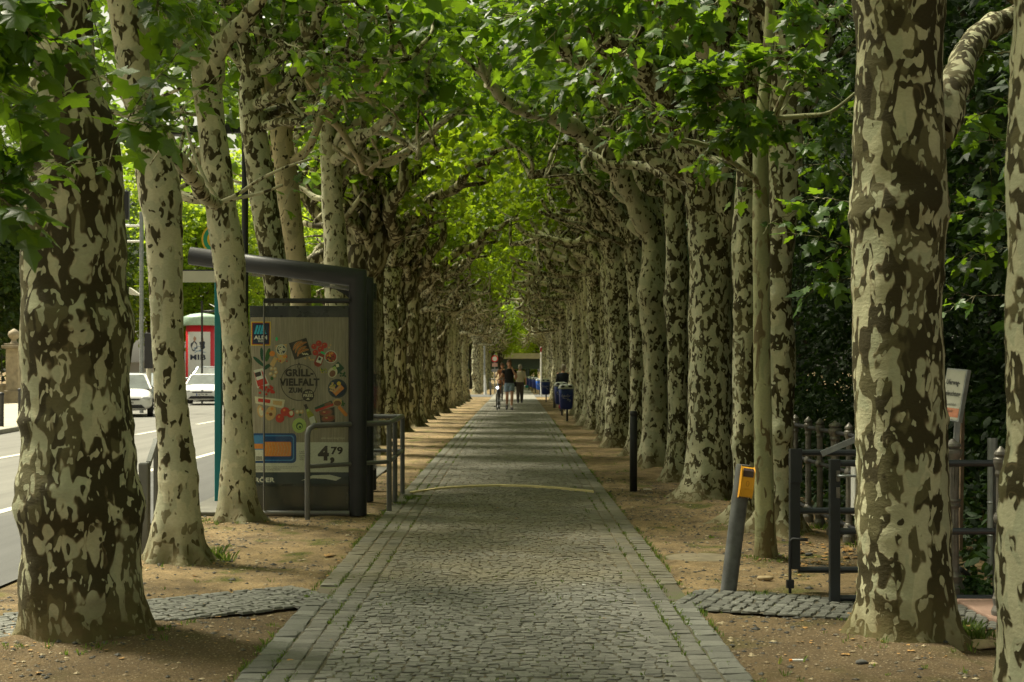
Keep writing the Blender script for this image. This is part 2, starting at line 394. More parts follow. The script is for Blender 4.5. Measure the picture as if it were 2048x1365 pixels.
def woodboard():
    m, t, b, o = nt('printed_wood_board'); n = N(t); p = n.pos()
    g = n.noise(n.mapping(p, (26, 1, 1.3)), 3.0, 6, 0.65)
    c = n.ramp(g, [(0.25, (0.22, 0.195, 0.135)), (0.5, (0.35, 0.315, 0.225)), (0.75, (0.46, 0.42, 0.31))])
    n.link(c, b.inputs['Base Color']); b.inputs['Roughness'].default_value = 0.4; return m
M['board'] = woodboard()
def flat(c, r=0.45): return simple('print_%02x%02x%02x' % tuple(int(min(255, x*255)) for x in c), c, r, var=0.10, scale=60)
# ---------------------------------------------------------------- camera, light, sky
cam = bpy.data.cameras.new('camera'); co_ = bpy.data.objects.new('camera', cam); col.objects.link(co_)
co_.location = (0, 0, H); co_.rotation_euler = (PI/2, 0, 0)
cam.lens = F*36/2048; cam.sensor_width = 36; cam.shift_y = (HY-682.5)/2048; cam.clip_start = 0.1; cam.clip_end = 2000
cam.dof.use_dof = True; cam.dof.focus_distance = 10.5; cam.dof.aperture_fstop = 6.5
scene.camera = co_
SUN_EL, SUN_AZ = math.radians(58), math.radians(-62)      # azimuth from +Y, negative = street side
w = bpy.data.worlds.new('World'); scene.world = w; w.use_nodes = True
t = w.node_tree; bg = t.nodes['Background']; n = N(t)
sky = n('TexSky', sky_type='NISHITA'); sky.sun_disc = False; sky.sun_elevation = SUN_EL; sky.sun_rotation = SUN_AZ
sky.air_density = 1.0; sky.dust_density = 4.0; sky.ozone_density = 1.0
hs = n('HueSaturation'); hs.inputs['Saturation'].default_value = 0.25; n.link(sky.outputs[0], hs.inputs['Color'])
n.link(n.mix(1.0, hs.outputs[0], (1.05, 1.0, 0.76), 'MULTIPLY'), bg.inputs['Color'])
bg.inputs['Strength'].default_value = 0.075
sl = bpy.data.lights.new('sun', 'SUN'); so = bpy.data.objects.new('sun', sl); col.objects.link(so)
sl.energy = 4.0; sl.angle = math.radians(10); sl.color = (1.0, 0.94, 0.74)
sd = Vector((math.sin(SUN_AZ)*math.cos(SUN_EL), math.cos(SUN_AZ)*math.cos(SUN_EL), math.sin(SUN_EL)))
so.rotation_euler = sd.to_track_quat('Z', 'Y').to_euler()
vs_ = scene.view_settings; scene.display_settings.display_device = 'sRGB'
vs_.view_transform = 'Standard'; vs_.look = 'None'; vs_.exposure = 1.25; vs_.gamma = 1
scene.render.film_transparent = False
scene.cycles.use_denoising = True
scene.cycles.max_bounces = 5; scene.cycles.diffuse_bounces = 3; scene.cycles.transmission_bounces = 5; scene.cycles.transparent_max_bounces = 8
scene.cycles.caustics_reflective = False; scene.cycles.caustics_refractive = False

# ---------------------------------------------------------------- ground
def struct(o, name=None): o['kind'] = 'structure'; return o
PL = -1.25; PR = 1.09                                    # path edges (before its slight bend)
def edges(D):
    k = 0.003*max(0, D-20.0); return PL+k, PR+k
STRIPS = [  # cross paths: list of (x0,y0,x1,y1,width) centre lines
    ((-1.20, 8.94), (-3.34, 7.40), 0.76), ((1.05, 8.76), (2.95, 7.96), 0.72)]
def seg_d(x, y, a, b):
    ax, ay = a; bx, by = b; dx, dy = bx-ax, by-ay
    t = max(0, min(1, ((x-ax)*dx+(y-ay)*dy)/(dx*dx+dy*dy)))
    return math.hypot(x-ax-t*dx, y-ay-t*dy)
TRUNKS = [(-2.24, 7.54, .33), (-2.49, 10.4, .2), (-2.55, 13.1, .18), (2.08, 7.45, .27), (2.32, 12.3, .18), (2.1, 13.0, .16), (1.89, 10.5, .1), (2.14, 15.4, .26), (2.06, 17.9, .14), (2.06, 20.6, .18), (2.05, 23.2, .15)]
def ground_z(x, y):
    if y > 60 or y < 2 or abs(x) > 9: return -0.012
    e0, e1 = edges(y)
    z = 0.022*noise.noise(Vector((x*1.3, y*1.3, 0)))+0.014*noise.noise(Vector((x*4.5, y*4.5, 3)))+0.004*noise.noise(Vector((x*15, y*15, 7)))
    z += -0.004
    inner = min(x-e0, e1-x)
    if inner > -0.10: z = min(z, -0.004)*1.0-(0.014 if inner > -0.02 else 0)
    for a, b, wd in STRIPS:
        if seg_d(x, y, a, b) < wd/2+0.06: z = -0.022
    if x < -2.95: z = min(z, -0.012)
    for tx, ty, tr in TRUNKS:
        dd = ((x-tx)**2+(y-ty)**2)/(tr*tr*3.2)
        if dd < 6: z += 0.045*math.exp(-dd)
    if -3.3 < x < -1.75 and 13.8 < y < 20.6: z = -0.03
    if 2.2 < x < 3.3 and y < 9.2: z = min(z, -0.015)
    return z
xs = sorted(set([-900, -300, -120, -60, -30, -20, -14, -11, -9]+[round(-8+i*0.5, 3) for i in range(9)]+[round(-4+0.05*i, 3) for i in range(161)]+[4.5, 5, 6, 7, 8, 9, 12, 16, 22, 30, 60, 120, 300, 900]))
ys = sorted(set([-30, -10, 0, 2, 3]+[round(4+0.05*i, 3) for i in range(260)]+[round(17+0.15*i, 3) for i in range(130)]+[round(36.5+0.6*i, 2) for i in range(60)]+[75, 80, 90, 100, 120, 150, 200, 300, 500, 900, 1500]))
vv = np.array([(x, y, ground_z(x, y)) for y in ys for x in xs]); nx = len(xs)
ff = np.array([(j*nx+i, j*nx+i+1, (j+1)*nx+i+1, (j+1)*nx+i) for j in range(len(ys)-1) for i in range(nx-1)])
struct(np_mesh('ground', vv, ff, M['sand'], smooth=True))

# road, its far kerb and pavement, markings
def sheet(name, poly, z, mat):
    b = MB(); b.add([(x, y, z) for x, y in poly], [tuple(range(len(poly)))]); return struct(b.build(name, mat))
road_l = [(-11.1, -5), (-11.1, 30), (-12.4, 42), (-14.6, 60), (-18.5, 85), (-18.5, 88)]
sheet('road', [(-3.36, -5), (-3.30, 15), (-3.32, 60), (-3.2, 76)]+[(28, 76.5), (28, 83.5), (-3.2, 84), (-3.2, 170), (-13, 170)]+road_l[::-1], 0.004, M['asphalt'])
b = MB()
for i in range(len(road_l)-2):
    a, c = road_l[i], road_l[i+1]; b.bar((a[0]-0.07, a[1], 0.055), (c[0]-0.07, c[1], 0.055), 0.14, 0.11)
struct(b.build('kerb', M['kerb'], bevel=0.015))
sheet('pavement', [(p[0]-0.14, p[1]) for p in road_l[:5]]+[(-24, 85), (-22, 60), (-20.3, 30), (-20.3, -5)], 0.098, M['concrete'])
b = MB()
def stripe(x0, y0, x1, y1, wd): b.add([(x0-wd/2, y0, 0.008), (x0+wd/2, y0, 0.008), (x1+wd/2, y1, 0.008), (x1-wd/2, y1, 0.008)], [(0, 1, 2, 3)])
stripe(-5.06, -2, -5.06, 70, 0.13)
for k in range(12): stripe(-8.2, 1+6*k, -8.25, 4+6*k, 0.13)
stripe(-8.17, 20.5, -8.2, 25, 0.13)
struct(b.build('road_marking', M['offwhite']))
# bus stop platform
b = MB(); b.box((-2.52, 17.2, 0.0), (1.52, 6.6, 0.04)); struct(b.build('stop_platform', simple('platform_paving', (0.13, 0.125, 0.105), 0.85, var=0.25, scale=4, bump=0.4), bevel=0.01))
# path base
b = MB(); st = [2, 12, 20, 30, 45, 60, 80, 100, 140]
vsx = []
for y in st: e0, e1 = edges(y); vsx += [(e0+0.01, y, 0.0), (e1-0.01, y, 0.0)]
b.add(vsx, [(2*i, 2*i+1, 2*i+3, 2*i+2) for i in range(len(st)-1)])
for a, c, wd in STRIPS:
    A = Vector((a[0], a[1], -0.003)); B = Vector((c[0], c[1], -0.003)); d = (B-A).normalized(); q = Vector((-d.y, d.x, 0))*(wd/2-0.01)
    b.add([A+q, A-q, B-q, B+q], [(0, 1, 2, 3)])
struct(b.build('path_base', M['joint']))

# ---------------------------------------------------------------- setts, laid stone by stone
def setts(name, items, mat, rng, hgt=0.016, jitter=0.006):
    """items (cx,cy,ang,lx,ly): each stone a domed block"""
    it = np.array(items); n_ = len(it)
    ca, sa = np.cos(it[:, 2]), np.sin(it[:, 2]); hx, hy = it[:, 3]/2, it[:, 4]/2
    V = np.zeros((n_, 13, 3)); corners = [(-1, -1), (1, -1), (1, 1), (-1, 1)]
    tilt = rng.normal(0, 0.010, (n_, 2)); dz = rng.normal(0, 0.0012, n_)
    for lay, (k, z) in enumerate(((1.0, -0.006), (0.95, hgt*0.5), (0.80, hgt))):
        for j, (a, c) in enumerate(corners):
            px = a*hx*k+rng.uniform(-jitter, jitter, n_)*(1 if lay < 2 else 1.3); py = c*hy*k+rng.uniform(-jitter, jitter, n_)
            V[:, lay*4+j, 0] = it[:, 0]+px*ca-py*sa; V[:, lay*4+j, 1] = it[:, 1]+px*sa+py*ca
            V[:, lay*4+j, 2] = z+dz+(tilt[:, 0]*px+tilt[:, 1]*py)*1.5
    V[:, 12, 0] = it[:, 0]; V[:, 12, 1] = it[:, 1]; V[:, 12, 2] = hgt*1.12+dz
    Fq = []
    for l in range(2):
        for j in range(4): j2 = (j+1) % 4; Fq += [(l*4+j, l*4+j2, (l+1)*4+j2), (l*4+j, (l+1)*4+j2, (l+1)*4+j)]
    for j in range(4): Fq.append((8+j, 8+(j+1) % 4, 12))
    Fq = np.array(Fq); faces = (np.arange(n_)[:, None, None]*13+Fq[None]).reshape(-1, 3)
    return struct(np_mesh(name, V.reshape(-1, 3), faces, mat))
rng = np.random.default_rng(4)
items = []; edge = []; kerbs = []
y = 4.3
k = 0
while y < 62:
    s = 1.0 if y < 17 else (1.4 if y < 30 else 1.9)
    pitch = 0.064*s; e0, e1 = edges(y); x = e0+0.35+rng.uniform(0, 0.01)
    while x < e1-0.37:
        wd = rng.uniform(0.048, 0.088)*s; xc = x+wd/2
        ph = ((xc+0.13) % 0.9)/0.9*2-1
        yo = -0.13*(1-ph*ph)
        items.append((xc, y+yo+rng.normal(0, 0.009), -0.62*ph*0.35, wd-0.008, pitch-0.008+rng.uniform(-0.006, 0.004))); x += wd
    y += pitch; k += 1
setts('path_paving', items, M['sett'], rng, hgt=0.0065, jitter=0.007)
for side in (0, 1):
    for row, (off, wdt) in enumerate(((0.185, 0.10), (0.295, 0.10))):
        y = 4.3+rng.uniform(0, 0.1)
        while y < 62:
            L = rng.uniform(0.08, 0.14)*(1 if y < 26 else 1.6); e = edges(y)[side]; sg = 1 if side == 0 else -1
            edge.append((e+sg*off, y+L/2, 0, wdt+0.002, L-0.009)); y += L
    y = 4.3
    while y < 62:
        L = rng.uniform(0.10, 0.19)*(1 if y < 26 else 1.6); e = edges(y)[side]; sg = 1 if side == 0 else -1
        if not (8.45 < y < 9.15): kerbs.append((e+sg*0.062, y+L/2, 0, 0.125, L-0.012))
        y += L
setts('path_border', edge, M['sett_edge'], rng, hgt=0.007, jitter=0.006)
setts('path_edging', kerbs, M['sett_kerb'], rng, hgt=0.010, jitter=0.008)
for a, c, wd in STRIPS:
    it = []; A = Vector((a[0], a[1])); B = Vector((c[0], c[1])); d = (B-A); L = d.length; d.normalize(); q = Vector((-d.y, d.x)); ang = math.atan2(d.y, d.x)
    t_ = 0
    while t_ < L:
        s_ = -wd/2; lw = rng.uniform(0.06, 0.09)
        while s_ < wd/2-0.03:
            hh = rng.uniform(0.055, 0.08); p = A+d*(t_+lw/2+rng.normal(0, 0.008))+q*(s_+hh/2)
            it.append((p.x, p.y, ang+rng.normal(0, 0.02), lw-0.009, hh-0.009)); s_ += hh
        t_ += lw
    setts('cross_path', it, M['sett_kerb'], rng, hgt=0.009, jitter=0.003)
# far paving beyond the crossing
b = MB()
vsx = []; st = [60, 80, 100, 140]
for y in st: e0, e1 = edges(y); vsx += [(e0+0.02, y, 0.009), (e1-0.02, y, 0.009)]
b.add(vsx, [(2*i, 2*i+1, 2*i+3, 2*i+2) for i in range(len(st)-1)])
struct(b.build('far_path', M['sett']))
# pale drainage strip across the path
b = MB(); pts = [(820, 984), (880, 975), (940, 971), (1000, 969.5), (1060, 971), (1120, 975), (1187, 982)]
gp = [G(x, y, 0.025) for x, y in pts]; 
b.add([p+Vector((0, -0.045, -0.002)) for p in gp]+[p+Vector((0, 0.04, 0.002)) for p in gp]+[p+Vector((0, -0.055, -0.03)) for p in gp],
      [(i, i+1, 7+i+1, 7+i) for i in range(6)]+[(14+i, 14+i+1, i+1, i) for i in range(6)])
struct(b.build('path_strip', simple('pale_drain_strip', (0.58, 0.48, 0.24), 0.7, var=0.15, scale=30)))

# ---------------------------------------------------------------- loose stones, weeds, litter
def on_soil(x, y):
    e0, e1 = edges(y)
    if e0-0.015 < x < e1+0.015: return False
    for a, c, wd in STRIPS:
        if seg_d(x, y, a, c) < wd/2+0.01: return False
    if x < -3.2 or (x > 2.25 and y < 8.4): return False
    if -3.35 < x < -1.7 and 13.8 < y < 20.6: return False
    return True
rg = random.Random(11)
oct_ = [(1, 0, 0), (-1, 0, 0), (0, 1, 0), (0, -1, 0), (0, 0, 1), (0, 0, -1)]
octf = [(0, 2, 4), (2, 1, 4), (1, 3, 4), (3, 0, 4), (2, 0, 5), (1, 2, 5), (3, 1, 5), (0, 3, 5)]
V = []; Fc = []; MI = []
def pebble(x, y, r):
    b0 = len(V); z = ground_z(x, y)
    for o in oct_:
        q = r*rg.uniform(0.6, 1.25); V.append((x+o[0]*q*1.2, y+o[1]*q, z+r*0.2+o[2]*q*0.55))
    for f in octf: Fc.append(tuple(b0+i for i in f))
for i in range(34000):
    y = 4.8+14*rg.random()**1.25; x = rg.uniform(-3.3, 3.0)
    if not on_soil(x, y): continue
    if noise.noise(Vector((x*0.9, y*0.9, 5))) < -0.1 and rg.random() < 0.7: continue
    pebble(x, y, 0.004+0.013*rg.random()**3+(0.012 if rg.random() < 0.012 else 0))
def pebmat():
    m, t, b, o = nt('loose_stones'); n = N(t); g = n('NewGeometry')
    c = n.ramp(g.outputs['Random Per Island'], [(0, (0.035, 0.036, 0.034)), (0.45, (0.09, 0.085, 0.07)), (0.75, (0.25, 0.19, 0.11)), (1, (0.42, 0.35, 0.22))])
    n.link(c, b.inputs['Base Color']); b.inputs['Roughness'].default_value = 0.85; return m
tag(np_mesh('gravel', np.array(V), np.array(Fc), pebmat()), 'small loose stones scattered over the sandy soil beside the path', 'gravel', kind='stuff')
# weeds: blades in tufts
V = []; Fc = []
def tuft(x, y, n_, h, sp):
    z = ground_z(x, y) if on_soil(x, y) else 0.004
    for _ in range(n_):
        a = rg.uniform(0, 2*PI); r = sp*rg.random()**0.7; hh = h*rg.uniform(0.4, 1.1); l = rg.uniform(0.2, 1.0)*hh
        bx, by = x+math.cos(a)*r*0.6, y+math.sin(a)*r*0.6; wd = rg.uniform(0.0016, 0.0035)+h*0.03
        u = (-math.sin(a)*wd, math.cos(a)*wd); b0 = len(V)
        V.extend([(bx-u[0], by-u[1], z-0.005), (bx+u[0], by+u[1], z-0.005), (bx+math.cos(a)*l*0.5+u[0]*.8, by+math.sin(a)*l*0.5+u[1]*.8, z+hh*0.7), (bx+math.cos(a)*l, by+math.sin(a)*l, z+hh)])
        Fc.extend([(b0, b0+1, b0+2), (b0, b0+2, b0+3)])
for i in range(900):
    y = 4.9+26*rg.random()**1.6; x = rg.uniform(-3.3, 3.0)
    if not on_soil(x, y) or noise.noise(Vector((x*0.7, y*0.7, 9))) < 0.0: continue
    tuft(x, y, rg.randint(3, 9), rg.uniform(0.012, 0.035), 0.03)
for (px, py, n_, h, sp) in [(430, 1118, 60, 0.09, 0.12), (455, 1122, 35, 0.07, 0.1), (390, 1120, 30, 0.06, 0.1), (415, 1040, 25, 0.05, 0.12), (820, 1000, 90, 0.05, 0.10), (800, 1010, 60, 0.04, 0.1), (835, 996, 40, 0.03, 0.08),
        (770, 1022, 30, 0.03, 0.08), (1735, 1262, 40, 0.04, 0.1), (1925, 1262, 120, 0.06, 0.16), (1960, 1275, 90, 0.05, 0.15), (1900, 1290, 60, 0.04, 0.12), (1500, 1120, 20, 0.03, 0.1), (1425, 1075, 30, 0.03, 0.1), (1690, 1240, 25, 0.03, 0.08), (1740, 1195, 70, 0.06, 0.14), (1450, 1160, 30, 0.03, 0.1),
        (330, 1268, 30, 0.03, 0.1), (550, 1250, 20, 0.02, 0.08), (1520, 1190, 40, 0.03, 0.12), (200, 1300, 40, 0.02, 0.14), (1640, 1060, 60, 0.06, 0.2), (1720, 1090, 50, 0.06, 0.2)]:
    g = G(px, py); tuft(g.x, g.y, n_, h, sp)
for tx, ty, tr in TRUNKS:
    for k in range(16):
        a_ = rg.uniform(3.3, 6.1) if k % 3 else rg.uniform(0, 6.28); q_ = tr*rg.uniform(1.2, 1.8); tuft(tx+math.cos(a_)*q_, ty+math.sin(a_)*q_, rg.randint(3, 10), rg.uniform(0.015, 0.04), 0.04)
for i in range(4200):     # moss and weeds along the edges and in the joints
    y = 4.9+36*rg.random()**1.4; sd_ = rg.choice((0, 1)); e = edges(y)[sd_]; sg = -1 if sd_ else 1
    q = rg.choice((0.0, 0.0, 0.125, 0.24, 0.345, 0.125, 0.24, 0.345, rg.uniform(0.1, 1.5)))
    if noise.noise(Vector((sd_*9, y*0.8, q*3))) < (-0.05 if q == 0 else 0.12): continue
    tuft(e+sg*q-(sg*0.01 if q == 0 else 0), y, rg.randint(3, 6), rg.uniform(0.012, 0.022) if q else rg.uniform(0.014, 0.034), 0.035)
for i in range(500):
    y = 4.9+5*rg.random(); e0, e1 = edges(y); x = rg.uniform(e0, e1)
    if noise.noise(Vector((x*3, y*3, 2))) < 0.25: continue
    tuft(x, y, 4, 0.015, 0.02)
tag(np_mesh('weeds', np.array(V), np.array(Fc), M['grass']), 'short green weeds growing in the joints, along the path edges and around the trunk feet', 'weeds', kind='stuff')
V = []; Fc = []
def flatleaf(x, y, s, z=None):
    b0 = len(V); z = (ground_z(x, y) if on_soil(x, y) else 0.022)+0.004; a = rg.uniform(0, 6.28)
    for k in range(7):
        t_ = a+k*2*PI/7; q = s*rg.uniform(0.45, 1.0); V.append((x+math.cos(t_)*q, y+math.sin(t_)*q, z+rg.uniform(0, 0.35)*s))
    for k in range(1, 6): Fc.append((b0, b0+k, b0+k+1))
for i in range(1100):
    y = 5+22*rg.random(); x = rg.uniform(-3.2, 3.1)
    if on_soil(x, y) or rg.random() < 0.12: flatleaf(x, y, 0.006+0.02*rg.random()**2.5)
for tx, ty, tr in TRUNKS:      # bark flakes and leaf scraps gathered round each foot
    for k in range(70):
        a_ = rg.uniform(0, 6.28); q_ = tr*rg.uniform(1.15, 2.4); flatleaf(tx+math.cos(a_)*q_, ty+math.sin(a_)*q_, 0.006+0.016*rg.random()**2)
for i in range(60): 
    g = G(rg.uniform(1590, 1715), rg.uniform(1085, 1150)); flatleaf(g.x, g.y, rg.uniform(0.015, 0.045))
for (px, py) in [(655, 1112), (662, 1110), (585, 1030), (1150, 880)]: g = G(px, py); flatleaf(g.x, g.y, 0.05)
tag(np_mesh('leaf_litter', np.array(V), np.array(Fc), M['litter']), 'scattered dry brown leaf scraps lying on the soil', 'leaf litter', kind='stuff')
# single stones one can point at
def rock(px, py, r, label, mat, sc=(1.5, 1, 0.5), seed=0):
    g = G(px, py); b = MB(); b.ball((g.x, g.y, r*0.15), r, 0, 10, 7, sc)
    b.v = [(v[0]+r*0.4*noise.noise(Vector(v)*30+Vector((seed, 0, 0))), v[1]+r*0.4*noise.noise(Vector(v)*33+Vector((0, seed, 0))), v[2]+r*0.25*noise.noise(Vector(v)*28)) for v in b.v]
    tag(b.build('stone', mat), label, 'stone')
M['rock_tan'] = simple('tan_stone', (0.40, 0.31, 0.18), 0.9, var=0.25, scale=30, bump=0.5); M['rock_dark'] = simple('dark_stone', (0.07, 0.07, 0.065), 0.85, var=0.3, scale=30, bump=0.5)
rock(340, 1262, 0.030, 'tan broken stone lying at the right root of the thick mottled trunk at lower left', M['rock_tan'], seed=1)
rock(292, 1270, 0.024, 'grey flat stone on the soil just left of the tan broken stone', M['rock_dark'], seed=2)
rock(258, 1305, 0.018, 'dark chip of stone on the bare soil in front of the left trunk', M['rock_dark'], seed=3)
rock(1725, 1327, 0.026, 'dark grey stone on the soil in front of the big right trunk', M['rock_dark'], (1.2, 1, .6), seed=4)
rock(1748, 1330, 0.018, 'small tan stone touching the dark grey stone in front of the right trunk', M['rock_tan'], seed=5)
rock(1530, 1158, 0.034, 'pale flat stone in the sand between the leaning post and the gate', M['rock_tan'], (1.6, 1, .5), seed=6)
rock(1963, 1292, 0.055, 'long pale stone in the weeds right of the big right trunk', M['rock_tan'], (2.0, 1, .4), seed=7)
rock(1618, 1110, 0.024, 'grey stone on the sand behind the gate rails', M['rock_dark'], seed=8)
b = MB(); g = G(1597, 1326); b.tube([(g.x-0.03, g.y, 0.012), (g.x+0.022, g.y, 0.012)], 0.006, 8, 0); b.tube([(g.x-0.044, g.y, 0.012), (g.x-0.03, g.y, 0.012)], 0.0062, 8, 1)
tag(b.build('cigarette_butt', [M['white'], simple('orange_filter', (0.7, 0.25, 0.03), 0.7)]), 'white cigarette end with orange tip on the soil at lower right', 'litter')
b = MB(); g = G(1168, 1172, 0.02); b.box((g.x, g.y, 0.026), (0.02, 0.03, 0.008)); tag(b.build('paper_scrap', M['white'], bevel=0.002), 'tiny white scrap of paper lying on the cobbled path', 'litter')
b = MB(); b.lathe([(0.26, -0.01), (0.26, 0.004), (0.24, 0.010)], (G(1400, 1117).x, G(1400, 1117).y, 0.0), 24)
tag(b.build('drain_cover', simple('old_cover_stone', (0.19, 0.16, 0.10), 0.9, var=0.3, scale=8, bump=0.4)), 'round stone drain cover half buried in sand behind the leaning post', 'drain cover')
# ---------------------------------------------------------------- trees
LEAF_HI = [(0, 0), (.13, -.07), (.36, -.06), (.29, .10), (.46, .16), (.60, .40), (.40, .40), (.22, .44), (.31, .62), (.17, .74), (0, 1.02)]
LEAF_MD = [(0, 0), (.34, -.05), (.27, .12), (.58, .38), (.22, .43), (.26, .66), (0, 1.0)]
LEAF_LO = [(0, 0), (.42, .12), (.34, .62), (0, 1.0)]
LEAF_OV = [(0, 0), (.26, .22), (.24, .55), (0, 1.0)]
def leaf_tmpl(half, curl=0.32, star=True):
    """outline (x,y) -> vertices + triangles, folded along the midrib and drooping at the tip"""
    pts = list(half)+[(-x, y) for x, y in half[-2:0:-1]]
    vs = [(x, y, -curl*abs(x)*0.9-0.22*max(0, y-0.3)**2+0.05*math.sin(y*9+x*7)*abs(x)) for x, y in pts]
    vs = [(0.0, 0.36, 0.0)]+vs; n_ = len(pts)
    return np.array(vs), np.array([(0, 1+k, 1+(k+1) % n_) for k in range(n_)])
T_HI, T_MD, T_LO, T_OV = leaf_tmpl(LEAF_HI), leaf_tmpl(LEAF_MD), leaf_tmpl(LEAF_LO), leaf_tmpl(LEAF_OV, 0.2)
_crl = np.random.default_rng(99)
def leaves(pos, tip, nor, size, tmpl):
    """vectorised leaf blades: pos base, tip direction, face normal, length"""
    tv, tf = tmpl; n_ = len(pos)
    t = tip/np.maximum(1e-6, np.linalg.norm(tip, axis=1))[:, None]
    z = nor-t*np.sum(nor*t, axis=1)[:, None]; z /= np.maximum(1e-6, np.linalg.norm(z, axis=1))[:, None]
    x = np.cross(t, z)
    tv = np.repeat(tv[None], n_, axis=0); crl = _crl.uniform(-0.4, 2.2, n_); tv[:, :, 2] *= crl[:, None]; tv[:, :, 0] *= _crl.uniform(0.8, 1.1, n_)[:, None]; tv[:, :, 2] += (_crl.normal(0, 0.25, n_)[:, None])*tv[:, :, 0]*tv[:, :, 1]
    V = pos[:, None, :]+size[:, None, None]*(x[:, None, :]*tv[:, :, 0:1]+t[:, None, :]*tv[:, :, 1:2]+z[:, None, :]*tv[:, :, 2:3])
    Fx = (np.arange(n_)[:, None, None]*len(tmpl[0])+tf[None]).reshape(-1, 3)
    return V.reshape(-1, 3), Fx
def leaf_cloud(rng, centers, per, spread, size, tmpl, up=0.9, flat=0.65):
    c = np.repeat(np.array(centers, dtype=float), per, axis=0); n_ = len(c)
    d = rng.normal(0, 1, (n_, 3)); d /= np.linalg.norm(d, axis=1)[:, None]
    r = spread*rng.random((n_, 1))**0.6
    pos = c+d*r*np.array([1, 1, flat])
    tip = d*np.array([1, 1, 0.3])+rng.normal(0, 0.45, (n_, 3))+np.array([0, 0, -0.45])
    nor = rng.normal(0, 0.42, (n_, 3))+np.array([0, 0, up])+d*0.25
    sz = size*rng.uniform(0.42, 1.3, n_)
    return leaves(pos, tip, nor, sz, tmpl)
def join(parts):
    Vs = []; Fs = []; o = 0
    for v, f in parts: Vs.append(v); Fs.append(f+o); o += len(v)
    return np.concatenate(Vs), np.concatenate(Fs)

def catmull(pts, step):
    """pts [(Vector, r)] -> evenly sampled"""
    P_ = [Vector(p[:3]) for p in pts]; R_ = [p[3] for p in pts]; out = []
    n_ = len(P_)
    for i in range(n_-1):
        p0, p1, p2, p3 = P_[max(0, i-1)], P_[i], P_[i+1], P_[min(n_-1, i+2)]
        r0, r1, r2, r3 = R_[max(0, i-1)], R_[i], R_[i+1], R_[min(n_-1, i+2)]
        k = max(1, int((p2-p1).length/step))
        for j in range(k):
            t = j/k; t2, t3 = t*t, t*t*t
            f = lambda a, b, c, d: 0.5*((2*b)+(c-a)*t+(2*a-5*b+4*c-d)*t2+(3*b-a-3*c+d)*t3)
            out.append((f(p0, p1, p2, p3), f(r0, r1, r2, r3)))
    out.append((P_[-1], R_[-1])); return out
def trunk_mesh(b, pts, seed, nseg=36, step=0.04, lump=0.055, flare=0.5, roots=6, knots=(), wrinkle=0.02, rings=()):
    """organic trunk: swelling, creases, burls (z, angle, size, height) and spreading root feet"""
    sm = catmull(pts, step); z0 = sm[0][0].z; vs = []; fs = []
    rg2 = random.Random(seed); ph = rg2.uniform(0, 6.28); ra = [rg2.uniform(0.4, 1.3) for _ in range(roots)]
    fr = frames([p for p, r in sm])
    creases = [(rg2.uniform(0.2, 5), rg2.uniform(0.010, 0.028), rg2.uniform(0.02, 0.05), rg2.uniform(0, 6.28)) for _ in range(14)]
    for (p, r), (t, u, w2) in zip(sm, fr):
        h = p.z-z0
        for k in range(nseg):
            a = 2*PI*k/nseg; dr = Vector((math.cos(a), math.sin(a), 0))
            q = r*(1+lump*2.1*noise.noise(Vector((dr.x*1.1+seed*7, dr.y*1.1, p.z*1.7)))+lump*noise.noise(Vector((dr.x*2.6+seed, dr.y*2.6, p.z*4.2))))
            q += wrinkle*r*noise.noise(Vector((dr.x*3+seed*3, dr.y*3, p.z*26)))
            for cz, am, sg, ca in creases:
                dz = h-cz+0.05*math.sin(a+ca)
                if abs(dz) < 3*sg: q += r*am*2.2*math.exp(-(dz/sg)**2)*(0.45+0.55*math.cos(a-ca))
            if h < 0.5: q += r*0.16*math.exp(-h/0.12)*noise.noise(Vector((dr.x*5+seed, dr.y*5, h*3)))
            if flare and h < 0.8:
                e = math.exp(-h/0.13); lobe = 0.0
                for j, am in enumerate(ra):
                    da = (a-ph-2*PI*j/roots+0.35*math.sin(j*5+seed)+PI) % (2*PI)-PI
                    lobe += am*math.exp(-(da/0.24)**2)
                q += 1.5*r*flare*(e*0.22+1.25*lobe*math.exp(-h/0.105))+r*0.10*math.exp(-h/0.35)
            for rz, rs_, ra_ in rings: q += ra_*math.exp(-((p.z-rz+0.02*math.sin(a*2+seed))/rs_)**2)*(0.75+0.25*math.sin(a*3+rz))
            for kz, ka, ks, kh in knots:
                da = (a-ka+PI) % (2*PI)-PI; dd = ((da*r)**2+(p.z-kz)**2)/(ks*ks)
                if dd < 9:
                    q += kh*(math.exp(-dd)-0.55*math.exp(-dd*7))
            vs.append(p+dr*q if t.z > 0.9 else p+(u*math.cos(a)+w2*math.sin(a))*q)
    n_ = len(sm)
    for i in range(n_-1):
        for k in range(nseg):
            k2 = (k+1) % nseg; fs.append((i*nseg+k, i*nseg+k2, (i+1)*nseg+k2, (i+1)*nseg+k))
    top = len(vs); vs.append(sm[-1][0]+Vector((0, 0, sm[-1][1]*0.4)))
    for k in range(nseg): fs.append(((n_-1)*nseg+k, (n_-1)*nseg+(k+1) % nseg, top))
    b.add(vs, fs, 0, True)
